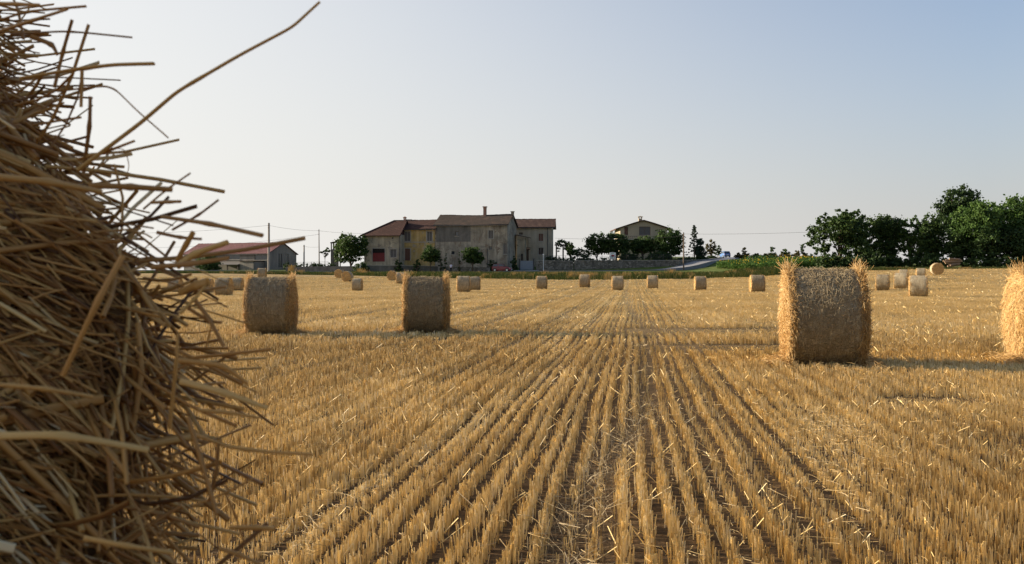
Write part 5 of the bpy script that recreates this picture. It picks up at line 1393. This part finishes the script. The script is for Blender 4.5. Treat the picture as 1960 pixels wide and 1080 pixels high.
def sunflowers():
    g = np.random.default_rng(61); n = 5200
    px = g.uniform(1372, 1625, n); d = np.interp(g.random(n)**1.2, [0, 1], [152, 196])
    lo = np.interp(px, [1372, 1420, 1500, 1625], [166, 158, 153, 152]); hi = np.interp(px, [1372, 1395, 1450, 1625], [171, 176, 188, 186])
    ok = (d > lo) & (d < hi); px, d = px[ok], d[ok]; n = len(px); x = X(px, d); z = T(x, d)
    h_ = g.normal(1.2, .1, n)
    mb = MB()
    P = np.stack([np.stack([x, d, z-.05], 1), np.stack([x, d, z+h_], 1)], 1); add_tubes(mb, P, np.full((n, 2), .018), 3, None, np.full(n, .35))
    for k in range(7):
        zz = z + h_*g.uniform(.25, .97, n); a = g.uniform(0, 6.283, n); l_ = g.uniform(.22, .42, n); w_ = l_*.38; dr = g.uniform(.1, .8, n)
        c, s = np.cos(a), np.sin(a)
        p0 = np.stack([x, d, zz], 1); p2 = p0 + np.stack([c*l_, s*l_, -dr*l_], 1); m_ = (p0+p2)/2 + np.array([0, 0, .04]); q = np.stack([-s*w_, c*w_, 0*w_], 1)
        mb.add(np.stack([p0, m_-q, p2, m_+q], 1).reshape(-1, 3), np.arange(4*n).reshape(-1, 4), np.clip(g.normal(.45, .16, n), 0, .8))
    # heads, nodding away from the evening sun
    e = g.random(n) < .10; k = int(e.sum()); c = np.stack([x[e], d[e], z[e]+h_[e]+.02], 1); nn = nrm(np.stack([g.normal(.7, .3, k), g.normal(-.35, .3, k), g.normal(.35, .2, k)], 1))
    a = nrm(np.cross(nn, [0, 0, 1.0])); b = np.cross(nn, a); r = g.uniform(.07, .12, k)[:, None]; V = []
    for q in range(8): V.append(c + r*(a*math.cos(q*math.pi/4) + b*math.sin(q*math.pi/4)))
    mb.add(np.stack(V, 1).reshape(-1, 3), np.arange(8*k).reshape(-1, 8), g.uniform(.85, 1, k))
    tag(mb.build('sunflower_crop', M['sunf']), 'field of green sunflowers with yellow heads on the rise behind the bank', 'sunflowers', kind='stuff')
sunflowers()

# ------------------------------------------------------------------ cars and the person
def car(name, label, x, y, yaw, paint, L_=3.75, W_=1.62, H_=1.46):
    z = t1(x, y) + .07; o = thing(name, label, 'car', (x, y, z), R(yaw))
    # stations: x, half width at sill, half width at belt, belt height, bottom
    st = [(-.5, .40, .36, .62, .34), (-.485, .455, .44, .86, .24), (-.44, .485, .465, .93, .2), (-.3, .5, .48, .95, .18), (0, .5, .485, .94, .18), (.16, .5, .485, .92, .18), (.26, .5, .475, .88, .18), (.38, .49, .455, .78, .19), (.455, .465, .42, .68, .2), (.49, .43, .38, .56, .24), (.5, .38, .34, .48, .3)]
    rings = []
    for sx, ws, wb, zb, z0 in st:
        a, b = ws*W_, wb*W_
        rings.append([(sx*L_, -a*.92, z0), (sx*L_, -a, z0+.16), (sx*L_, -a, (z0+zb)*.55), (sx*L_, -b*1.0, zb-.05), (sx*L_, -b*.93, zb), (sx*L_, b*.93, zb), (sx*L_, b, zb-.05), (sx*L_, a, (z0+zb)*.55), (sx*L_, a, z0+.16), (sx*L_, a*.92, z0)])
    V = np.array(rings); n, k = V.shape[:2]; i = np.arange(n*k).reshape(n, k); j = np.roll(i, -1, 1)
    mb = MB(); mb.add(V.reshape(-1, 3), np.stack([i[:-1], j[:-1], j[1:], i[1:]], -1).reshape(-1, 4)); mb.add(V[0], [tuple(range(k))]); mb.add(V[-1], [tuple(range(k))[::-1]])
    # roof shell with pillars: bottom loop on the belt, top loop
    bx = [(-.475, .445), (.21, .455)]; tx = [(-.36, .365), (.02, .385)]
    def cor(xq, wq, zq): return [(xq*L_, -wq*W_, zq), (xq*L_, wq*W_, zq)]
    b0, b1 = cor(-.475, .445, .92), cor(.235, .455, .90); t0, t1_ = cor(-.40, .37, H_-.05), cor(.03, .385, H_-.03); m0 = cor(-.18, .395, H_)
    v = [b0[0], b0[1], b1[0], b1[1], t0[0], t0[1], t1_[0], t1_[1], m0[0], m0[1]]
    mb.add(v, [(0, 4, 5, 1), (2, 3, 7, 6)]); mb.add(v, [(4, 8, 9, 5), (8, 6, 7, 9)]); mb.add(v, [(0, 2, 6, 4), (1, 5, 7, 3)]); mb.add(v, [(4, 6, 8), (5, 9, 7)])
    mb.build('body', paint, o)
    def lerp(p, q, t): return tuple(np.array(p)*(1-t)+np.array(q)*t)
    def pane(nm, a, b, c, d, off):
        P = [np.array(q) for q in (a, b, c, d)]; cc = sum(P)/4; P = [cc+(q-cc)*np.array([.86, .86, .80]) + np.array(off) for q in P]
        m_ = MB(); m_.add(P, [(0, 1, 2, 3)]); m_.add([q - np.array(off)*1.5 for q in P], [(3, 2, 1, 0)]); m_.build(nm, M['car_glass'], o)
    pane('windscreen', b1[0], b1[1], t1_[1], t1_[0], (.012, 0, .01)); pane('rear_window', b0[1], b0[0], t0[0], t0[1], (-.015, 0, .008))
    for s_, sg in ((0, -1), (1, 1)):
        B0, B1, T0, T1 = b0[s_], b1[s_], t0[s_], t1_[s_]
        mbm, tm = lerp(B0, B1, .48), lerp(T0, T1, .48)
        pane('side_window', B0, mbm, tm, T0, (0, sg*.016, .005)); pane('side_window', mbm, B1, T1, tm, (0, sg*.016, .005))
        m_ = MB(); m_.box(.17*L_, .2*L_, sg*.49*W_-.1, sg*.49*W_+.1, .92, 1.03); m_.build('mirror', M['bumper'], o)
        m_ = MB(); m_.box(-.12*L_-.09, -.12*L_+.09, sg*.497*W_-.015, sg*.497*W_+.015, .74, .77); m_.build('door_handle', M['bumper'], o)
        for wx in (-.33, .31):
            m_ = MB(); m_.tube([(wx*L_, sg*(W_/2-.17), .29), (wx*L_, sg*(W_/2+.005), .29)], .29, 18); wv = m_.build('wheel', M['tyre'], o)
            m_ = MB(); m_.tube([(wx*L_, sg*(W_/2-.02), .29), (wx*L_, sg*(W_/2+.014), .29)], .18, 14); m_.build('rim', M['rim'], wv)
            a = np.linspace(0, np.pi, 12); m_ = MB(); ro, ri_ = .37, .30
            yy = sg*(W_/2+.004)
            V = np.vstack([np.stack([wx*L_+ro*np.cos(a), 0*a+yy, .29+ro*np.sin(a)], 1), np.stack([wx*L_+ri_*np.cos(a), 0*a+yy, .29+ri_*np.sin(a)], 1)])
            m_.add(V, [(q, q+1, 13+q, 12+q) for q in range(11)]); m_.build('wheel_arch', M['bumper'], o)
        m_ = MB(); m_.poly_prism([(.435*L_, sg*.43*W_, .60), (.47*L_, sg*.36*W_, .56), (.47*L_, sg*.36*W_, .68), (.435*L_, sg*.43*W_, .72)], (.03, sg*.02, .01)); m_.build('headlight', M['lamp_lens'], o)
        m_ = MB(); m_.box(-.5*L_-.01, -.487*L_, sg*.38*W_-.09, sg*.38*W_+.09, .68, .90); m_.build('tail_light', M['tail'], o)
    for a, b in ((-.512, -.47), (.47, .512)):
        m_ = MB(); m_.box(a*L_, b*L_, -.40*W_, .40*W_, .26, .44); m_.build('bumper', M['bumper'], o)
    m_ = MB(); m_.box(-.503*L_-.01, -.49*L_, -.26, .26, .50, .62); m_.build('number_plate', M['white'], o)
    m_ = MB(); m_.box(.505*L_, .514*L_, -.26, .26, .30, .42); m_.build('number_plate', M['white'], o)
    return o
d = 173.6; car('parked_car', 'dark red hatchback parked on the road in front of the tall grey block', X(961, d), d, -14, M['car_red'], 3.6)
d = 228; car('distant_car', 'blue car seen from behind on the road crest against the sky', X(1387, d), d, 97, M['car_blue'], 4.0, 1.75, 1.5)
def person():
    d = 171.2; x = X(863, d); z = t1(x, d); o = thing('person', 'person in a pale lilac shirt and dark trousers standing by the grey block', 'person', (x, d, z), R(160))
    def skin(nm, verts, edges, radii, m, parent, root=0, lv=2):
        me = bpy.data.meshes.new(nm); me.from_pydata(verts, edges, []); ob = bpy.data.objects.new(nm, me); COL.objects.link(ob); ob.parent = parent
        sk = ob.modifiers.new('Skin', 'SKIN'); sk.use_smooth_shade = True
        for v, r in zip(me.skin_vertices[0].data, radii): v.radius = (r, r) if isinstance(r, float) else r
        me.skin_vertices[0].data[root].use_root = True
        ss = ob.modifiers.new('Subsurf', 'SUBSURF'); ss.levels = lv; ss.render_levels = lv
        me.materials.append(m); return ob
    V = [(0,0,.95),(0,0,1.12),(0,-.01,1.34),(0,0,1.47),(0,0,1.53),(0,-.03,1.62),(0,-.03,1.72),
         (-.10,0,.90),(-.12,-.02,.50),(-.13,.02,.09),(-.14,-.13,.04),(.10,0,.90),(.12,-.01,.50),(.12,.03,.09),(.14,-.12,.04),
         (-.19,0,1.41),(-.26,.02,1.14),(-.24,-.10,.92),(-.235,-.14,.83),(.19,0,1.41),(.27,.02,1.15),(.27,-.06,.91),(.268,-.09,.82)]
    E = [(0,1),(1,2),(2,3),(3,4),(4,5),(5,6),(0,7),(7,8),(8,9),(9,10),(0,11),(11,12),(12,13),(13,14),(3,15),(15,16),(16,17),(17,18),(3,19),(19,20),(20,21),(21,22)]
    r = [(.155,.11),(.14,.10),(.165,.11),(.07,.065),.055,(.078,.095),(.07,.085),.085,.06,.042,(.045,.035),.085,.06,.042,(.045,.035),.055,.042,.033,(.035,.02),.055,.042,.033,(.035,.02)]
    skin('body', V, E, r, M['skin'], o)
    skin('shirt', [(0,0,.90),(0,0,1.12),(0,-.01,1.34),(0,0,1.46),(-.19,0,1.41),(-.24,.015,1.22),(.19,0,1.41),(.245,.015,1.22)], [(0,1),(1,2),(2,3),(3,4),(4,5),(3,6),(6,7)], [(.185,.135),(.165,.125),(.185,.13),(.08,.075),.072,.065,.072,.065], M['shirt'], o)
    skin('trousers', [(0,0,.97),(-.10,0,.88),(-.12,-.02,.50),(-.13,.02,.10),(.10,0,.88),(.12,-.01,.50),(.12,.03,.10)], [(0,1),(1,2),(2,3),(0,4),(4,5),(5,6)], [(.17,.125),.105,.08,.068,.105,.08,.068], M['trousers'], o)
    skin('hair', [(0,.02,1.60),(0,.005,1.70),(0,-.03,1.76)], [(0,1),(1,2)], [(.07,.06),(.088,.09),(.065,.07)], M['hair'], o)
    for s_ in (-1, 1): skin('shoe', [(s_*.13,.05,.05),(s_*.138,-.06,.045),(s_*.143,-.15,.035)], [(0,1),(1,2)], [(.05,.05),(.052,.045),(.045,.03)], M['trousers'], o, lv=1)
person()

# ------------------------------------------------------------------ light, sky, camera
EXPO = 1.42; SUN_EL = R(15.5); TR = Vector((.966, -.26))                      # where the light travels on the ground
sd = bpy.data.lights.new('sun_lamp', 'SUN'); sd.energy = 5.0; sd.angle = R(.6); sd.color = (1.0, .85, .645)
so = bpy.data.objects.new('sun_lamp', sd); COL.objects.link(so)
dv = Vector((TR.x*math.cos(SUN_EL), TR.y*math.cos(SUN_EL), -math.sin(SUN_EL)))
so.rotation_euler = dv.to_track_quat('-Z', 'Y').to_euler(); so.location = (-60, 20, 40)
w = bpy.data.worlds.new('World'); SC.world = w; w.use_nodes = True
nt = w.node_tree; nt.nodes.clear()
sky = nt.nodes.new('ShaderNodeTexSky'); sky.sky_type = 'NISHITA'; sky.sun_disc = False
sky.sun_elevation = SUN_EL; sky.sun_rotation = math.atan2(-TR.x, -TR.y)
sky.air_density = 1.0; sky.dust_density = 3.0; sky.ozone_density = 3.5; sky.altitude = 100
bg = nt.nodes.new('ShaderNodeBackground'); bg.inputs['Strength'].default_value = .085
wo = nt.nodes.new('ShaderNodeOutputWorld')
# summer haze: thick towards the low sun, thin away from it, thinning out with height
tc = nt.nodes.new('ShaderNodeTexCoord')
nz = nt.nodes.new('ShaderNodeVectorMath'); nz.operation = 'NORMALIZE'; L(nt, tc.outputs['Generated'], nz.inputs[0])
sp = nt.nodes.new('ShaderNodeSeparateXYZ'); L(nt, nz.outputs[0], sp.inputs[0])
def mth(op, a, b=None, clamp=False):
    n = nt.nodes.new('ShaderNodeMath'); n.operation = op; n.use_clamp = clamp
    for q, v in ((0, a), (1, b)):
        if v is None: continue
        if isinstance(v, (int, float)): n.inputs[q].default_value = v
        else: L(nt, v, n.inputs[q])
    return n.outputs[0]
dp = nt.nodes.new('ShaderNodeVectorMath'); dp.operation = 'DOT_PRODUCT'; L(nt, nz.outputs[0], dp.inputs[0]); dp.inputs[1].default_value = (-TR.x, -TR.y, 0)
gl = mth('MULTIPLY', mth('ADD', dp.outputs['Value'], .2), 1/.95, True)
kk = mth('ADD', mth('MULTIPLY', mth('POWER', mth('SUBTRACT', 1.0, gl), 2.0), 4.2), .6)
el = mth('MAXIMUM', sp.outputs[2], 0.0)
ff = mth('POWER', 2.71828, mth('MULTIPLY', mth('MULTIPLY', el, kk), -1.0))
HS = 1/(.085*2**EXPO)
hz = mixc(nt, tuple(c*HS for c in (.67, .65, .635)), tuple(c*HS for c in (.96, .935, .88)), gl)
sk = mixc(nt, sky.outputs[0], hz, ff)
nt.links.new(sk, bg.inputs[0]); nt.links.new(bg.outputs[0], wo.inputs[0])

cam = bpy.data.cameras.new('camera'); co = bpy.data.objects.new('camera', cam); COL.objects.link(co)
cam.sensor_width = 36; cam.lens = 36*F/1960; cam.shift_y = -(540-HY)/1960
co.location = (0, 0, EYE); co.rotation_euler = (R(90), 0, 0)
cam.clip_start = .02; cam.clip_end = 8000
cam.dof.use_dof = True; cam.dof.focus_distance = 18; cam.dof.aperture_fstop = 24
SC.camera = co
vs = SC.view_settings; vs.view_transform = 'Standard'; vs.look = 'None'; vs.exposure = EXPO; vs.gamma = 1
SC.cycles.use_denoising = True
SC.cycles.max_bounces = 8; SC.cycles.transmission_bounces = 4; SC.cycles.transparent_max_bounces = 6
